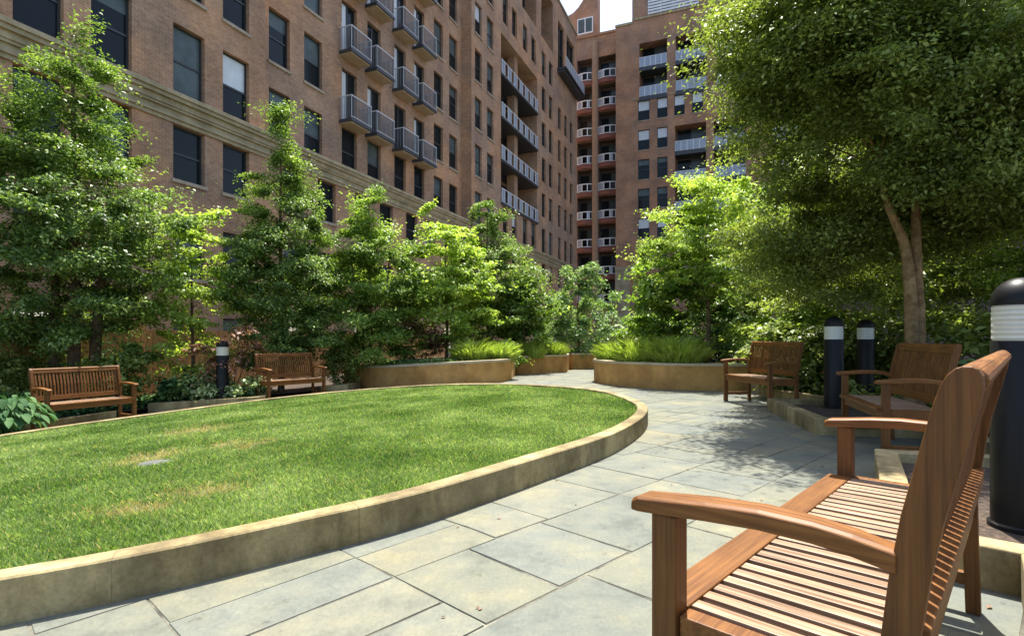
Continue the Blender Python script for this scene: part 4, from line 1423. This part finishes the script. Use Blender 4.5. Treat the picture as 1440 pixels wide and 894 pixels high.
# right-hand trees
big = [(.15, -.8, 2.72, .95, .5, .32, 30), (1.5, -.3, 2.75, .9, .6, .35, 26), (1.0, -.7, 2.75, 1.0, .7, .5, 40), (2.3, -.9, 2.75, 1.1, .7, .6, 40), (1.3, 1.3, 3.0, 1.6, .7, .9, 50), (.35, -.9, 3.75, 1.9, .9, .8, 66), (2.2, -.6, 3.4, 1.2, 1.0, 1.0, 44), (-.7, 1.0, 2.4, 1.0, .8, .75, 56), (-1.45, -.6, 4.5, 1.1, 1.3, .85, 70), (-.3, 1.5, 2.0, 1.3, .8, .8, 40), (2.0, .9, 3.0, 1.4, .8, .8, 46), (.1, .2, 4.8, 2.4, 2.4, 2.2, 150), (-.7, -.3, 3.7, 1.7, 1.7, 1.0, 80), (-1.4, .2, 4.05, 1.1, 1.3, .6, 40), (-.9, .2, 5.5, 1.3, 1.5, 1.0, 50), (1.2, .5, 3.9, 2.2, 1.7, 1.2, 70), (2.2, .2, 5.2, 2.2, 2.2, 2.1, 80), (.3, -.3, 6.6, 2.4, 2.0, 1.3, 60), (-.2, 1.2, 2.6, 2.0, 1.0, .6, 30)]
tree('shade_tree', (4.95, 6.75, .1), 6.4, .098, big, .42, 460, .054, M['leaf_dark'], M['bark_pale'],
     'big spreading shade tree with tan trunk overhanging the right benches', seed=31, limbs=60, split=.58, shell=.25,
     stems=[[(-.03, 0, -.15), (-.02, 0, 1.0), (-.10, 0, 2.0), (-.36, 0, 2.7), (-.7, .1, 4.6)], [(.07, .03, -.15), (.08, .03, 1.0), (.07, .05, 2.0), (.12, .1, 3.4), (.3, .1, 6.4)]])
tree('understorey_tree', (7.2, 10.4, .1), 5.2, .08, [(0, 0, 3.6, 2.3, 2.0, 2.2, 130), (-.6, 0, 1.7, 1.8, 1.4, 1.0, 50)], .45, 170, .10, M['leaf_dark'], M['bark'],
     'dense dark tree behind the bollard pair and shade tree', seed=32, limbs=30)
tree('understorey_tree', (9.6, 8.6, .1), 6.0, .09, [(0, 0, 4.3, 2.4, 2.2, 2.6, 130), (-.3, 0, 1.9, 1.8, 1.5, .9, 50)], .45, 190, .09, M['leaf_mid'], M['bark'],
     'dark leafy tree at the right edge beyond the shade tree', seed=33, limbs=30)
tree('understorey_tree', (6.3, 14.2, .1), 4.6, .07, [(0, 0, 3.2, 2.0, 1.8, 1.8, 100), (-.3, 0, 1.5, 1.6, 1.4, .9, 40)], .45, 160, .11, M['leaf_mid'], M['bark'],
     'mid green tree behind the rounded planter, left of the dense dark tree', seed=34, limbs=26)

# shrubs
shrub('laurel_shrub', (4.75, 9.3, .1), .75, .7, 1.25, 40, .26, 110, .10, M['leaf_dark'], 'dark glossy shrub behind the reddish bench', 41)
shrub('laurel_shrub', (5.75, 10.0, .1), .9, .8, 1.7, 45, .28, 110, .11, M['leaf_mid'], 'tall green shrub left of the right bollard pair', 42)
shrub('laurel_shrub', (5.6, 9.05, .1), .6, .6, 1.15, 30, .24, 110, .10, M['leaf_dark'], 'low dark shrub between the two right bollards', 43)
shrub('laurel_shrub', (6.6, 8.2, .1), .8, .8, 1.3, 40, .28, 110, .10, M['leaf_dark'], 'dark shrub behind the shade tree trunk', 44)
shrub('aucuba_shrub', (4.55, 5.05, .1), .42, .4, .8, 26, .2, 55, .13, M['leaf_blue'], 'pale leaved shrub between shaded bench and large bollard', 45)
shrub('aucuba_shrub', (5.9, 5.5, .1), .9, .9, 1.3, 40, .3, 90, .12, M['leaf_dark'], 'broad dark shrub right of the shade tree', 46)
shrub('laurel_shrub', (5.35, 11.5, .45), .8, .7, .95, 36, .28, 100, .11, M['leaf_yellow'], 'bright leafy shrub at the right end of the rounded planter', 47)
shrub('barberry_shrub', (-2.55, 14.2, .35), .75, .6, 1.15, 40, .25, 90, .075, M['leaf_dry'], 'dry reddish brown shrub under the yellow green tree', 48)
shrub('box_shrub', (-4.0, 13.0, gz(-4) + .09), .42, .42, .85, 30, .18, 130, .06, M['leaf_dark'], 'clipped dark shrub behind the sunlit left bench', 49)
shrub('maple_shrub', (-5.75, 11.15, gz(-5.75) + .09), .8, .4, 1.75, 14, .3, 85, .095, M['leaf_red'], 'reddish maple spreading behind the small left bollard', 50, flat=.2, droop=.3)
shrub('variegated_shrub', (-6.15, 10.85, gz(-6.15) + .09), .6, .3, .68, 34, .2, 80, .085, M['leaf_var'], 'cream and green shrub left of the small bollard', 51)
shrub('variegated_shrub', (-5.15, 10.8, gz(-5.15) + .09), .4, .25, .42, 16, .15, 70, .075, M['leaf_var'], 'low pale shrub between small bollard and sunlit bench', 52)
shrub('laurel_shrub', (-6.7, 10.95, gz(-6.7) + .09), .35, .35, .5, 22, .18, 55, .12, M['leaf_hosta'], 'low broad leaved plant right of the shaded left bench', 53)
shrub('laurel_shrub', (-7.6, 10.6, gz(-7.6) + .09), .55, .5, 1.15, 30, .24, 90, .1, M['leaf_dark'], 'dark shrub behind the right end of the shaded left bench', 54)
shrub('laurel_shrub', (-9.6, 10.2, gz(-9.6) + .09), .7, .6, 1.2, 34, .26, 100, .1, M['leaf_dark'], 'dark shrub behind the left end of the shaded bench', 55)
shrub('laurel_shrub', (3.7, 14.4, .45), .9, .8, 1.2, 40, .3, 100, .12, M['leaf_mid'], 'green shrub at the back of the rounded planter', 56)
shrub('laurel_shrub', (5.0, 13.4, .45), .9, .8, 1.5, 40, .3, 100, .12, M['leaf_blue'], 'pale shrub in the rounded planter behind the airy tree', 57)
shrub('laurel_shrub', (-.2, 15.0, .1), .0001 + .5, .4, .9, 20, .22, 100, .1, M['leaf_mid'], 'small green shrub between the long and middle planters', 58)

def hosta(base, n, rad, label, seed):
    r_ = np.random.default_rng(seed)
    root = empty('hosta_plant', base)
    tag(root, label, 'plant', 'large leaf plants at the left edge')
    lm_ = MB(); st = MB()
    for k in range(n):
        a = r_.uniform(0, 2 * math.pi); el = r_.uniform(.15, 1.1)
        rr_ = rad * (1.15 - .5 * el) * r_.uniform(.6, 1.1)
        h = .18 + .42 * el * rad / .5
        tip = Vector((math.cos(a) * rr_, math.sin(a) * rr_, h))
        L_ = r_.uniform(.09, .16); w = L_ * .34
        d = Vector((math.cos(a), math.sin(a), -.35 - .3 * r_.random())).normalized()
        side = d.cross(Vector((0, 0, 1))).normalized()
        nrm = side.cross(d)
        prev = None
        for j in range(6):
            t = j / 5
            ww = w * math.sin(math.pi * min(1, .12 + t * .88)) ** .8
            c = tip + d * L_ * t - Vector((0, 0, .10 * t * t * L_ / .25))
            cur = (c - side * ww + nrm * ww * .35, c, c + side * ww + nrm * ww * .35)
            if prev:
                lm_.face([prev[0], prev[1], cur[1], cur[0]]); lm_.face([prev[1], prev[2], cur[2], cur[1]])
            prev = cur
        st.tube([(0, 0, -.05), tip * .5 + Vector((0, 0, h * .3)), tip], [.008, .006, .004], 5)
    o = lm_.build('leaves', M['leaf_hosta'], root)
    bm = bmesh.new(); bm.from_mesh(o.data); bmesh.ops.remove_doubles(bm, verts=bm.verts, dist=1e-5); bm.to_mesh(o.data); bm.free()
    o.data.polygons.foreach_set('use_smooth', [True] * len(o.data.polygons))
    st.build('stem', M['leaf_hosta'], root, True)
    return root
hosta((-6.85, 7.45, gz(-6.85) + .02), 130, .46, 'large leaf plant nearest the lawn at the left edge', 61)
hosta((-7.5, 7.75, gz(-7.5) + .02), 120, .48, 'large leaf plant cut by the left edge of the photo', 62)
hosta((-7.75, 8.5, gz(-7.75) + .05), 100, .45, 'large leaf plant behind the other two, next to the shaded bench', 63)

def grass_clump(base, rad, h, n, label, seed):
    r_ = np.random.default_rng(seed)
    root = empty('ornamental_grass', base)
    tag(root, label, 'grass clump', 'bright grass clumps in the planters')
    a = r_.uniform(0, 2 * np.pi, n); q = np.sqrt(r_.random(n)) * rad * .62
    x, y = np.cos(a) * q, np.sin(a) * q
    hh = h * r_.uniform(.3, 1.15, n) * (1.08 - .62 * (q / (rad * .62)) ** 1.6)
    w = r_.uniform(.0035, .007, n)
    la = a + r_.normal(size=n) * .5
    le = (q / rad) * hh * 1.1 + hh * r_.uniform(.1, .6, n)
    tz = az_ = r_.uniform(0, 2 * np.pi, n)
    bx, by = np.cos(az_) * w, np.sin(az_) * w
    lx, ly = np.cos(la) * le, np.sin(la) * le
    v = np.empty((n, 5, 3), np.float32)
    z = np.zeros(n)
    v[:, 0] = np.c_[x - bx, y - by, z]; v[:, 1] = np.c_[x + bx, y + by, z]
    v[:, 2] = np.c_[x + bx * .8 + lx * .4, y + by * .8 + ly * .4, hh * .75]
    v[:, 3] = np.c_[x + lx, y + ly, hh * .92]
    v[:, 4] = np.c_[x - bx * .8 + lx * .4, y - by * .8 + ly * .4, hh * .75]
    me = bpy.data.meshes.new('blades')
    me.vertices.add(n * 5); me.vertices.foreach_set('co', v.reshape(-1))
    me.loops.add(n * 5); me.loops.foreach_set('vertex_index', np.arange(n * 5, dtype=np.int32))
    me.polygons.add(n)
    me.polygons.foreach_set('loop_start', np.arange(0, n * 5, 5, dtype=np.int32)); me.polygons.foreach_set('loop_total', np.full(n, 5, np.int32))
    me.materials.append(M['blade_bright']); me.update(calc_edges=True)
    o = bpy.data.objects.new('blades', me); C.objects.link(o); o.parent = root
for k, (x, y, rr_, h, lab) in enumerate([(-.95, 13.5, .62, .55, 'bright grass clump at the right end of the long planter, left one'), (-.3, 13.55, .5, .5, 'bright grass clump at the right corner of the long planter'),
                                         (.5, 15.9, .6, .5, 'bright grass clump at left of the short middle planter'), (1.2, 16.6, .55, .48, 'bright grass clump at right of the short middle planter'),
                                         (2.45, 12.75, .6, .5, 'leftmost bright grass clump in the rounded planter'), (2.75, 11.75, .65, .58, 'grass clump at the front left curve of the rounded planter'),
                                         (3.4, 11.15, .65, .62, 'tallest bright grass clump in front of the airy tree'), (3.25, 12.2, .6, .6, 'bright grass clump behind the tallest one in the rounded planter')]):
    grass_clump((x, y, (.44 if x > -.2 else .43)), rr_ * 1.1, h * 1.05, 4200, lab, 70 + k)

# ground cover along the long planter and in the beds
def cover(name, pts, h, n, leafL, mat, label, seed, cat='ground cover'):
    r_ = np.random.default_rng(seed)
    P2 = V2(pts)
    xs_ = [p.x for p in P2]; ys_ = [p.y for p in P2]
    x = r_.uniform(min(xs_), max(xs_), n * 4); y = r_.uniform(min(ys_), max(ys_), n * 4)
    k = inside(P2, x, y)
    x, y = x[k][:n], y[k][:n]
    hh = (np.sin(x * 4.1) * np.sin(y * 3.3) * .5 + .5) * .6 + .4
    z = gza(x) + (h[0] + r_.random(len(x)) * h[1] * hh)
    P_ = np.c_[x, y, z].astype(np.float32)
    N_ = r_.normal(size=(len(x), 3)) * .5 + np.array([0, 0, 1.0]); N_ /= np.linalg.norm(N_, axis=1, keepdims=True)
    T_ = r_.normal(size=(len(x), 3))
    L_ = leafL * r_.uniform(.6, 1.3, len(x))
    o = leaf_mesh(name, P_, N_.astype(np.float32), T_.astype(np.float32), L_, L_ * .6, mat)
    tag(o, label, cat, kind='stuff')
cover('ground_cover', [(-4.1, 14.1), (-3.4, 13.55), (-2.6, 13.1), (-1.3, 12.72), (-1.2, 13.6), (-3.6, 15.2)], (.44, .2), 3500, .075, M['leaf_blue'], 'pale low ground cover along the front of the long planter', 81)
cover('ivy', [(-6.8, 10.75), (-5.0, 10.55), (-5.4, 12.5), (-7.5, 13), (-9.5, 12), (-8.2, 9.6)], (.08, .25), 5000, .08, M['leaf_hosta'], 'low green cover over the left bed around the small bollard', 82)
cover('ivy', [(4.7, 7.6), (4.6, 10.2), (7.5, 10.8), (8.2, 6.2), (6.0, 5.6), (5.0, 7.2)], (.1, .28), 5000, .09, M['leaf_dark'], 'dark low cover under the right trees', 83)

# a few dropped leaves on the paving
r_ = np.random.default_rng(91)
n = 150
lx = r_.uniform(-1.5, 3.2, n); ly = r_.uniform(1.4, 9.5, n)
ok = ~inside(offset_poly(ov, -0.02), lx, ly) & ~inside([Vector((p.x, p.y)) for p in me_pts], lx, ly)
lx, ly = lx[ok], ly[ok]
P_ = np.c_[lx, ly, gza(lx) + .006].astype(np.float32)
N_ = r_.normal(size=P_.shape) * .12 + np.array([0, 0, 1.0]); N_ /= np.linalg.norm(N_, axis=1, keepdims=True)
L_ = r_.uniform(.012, .035, len(P_))
o = leaf_mesh('leaf_litter', P_, N_.astype(np.float32), r_.normal(size=P_.shape).astype(np.float32), L_, L_ * .55, M['leaf_dry'])
tag(o, 'tiny dry leaves scattered on the stone path', 'leaf litter', kind='stuff')
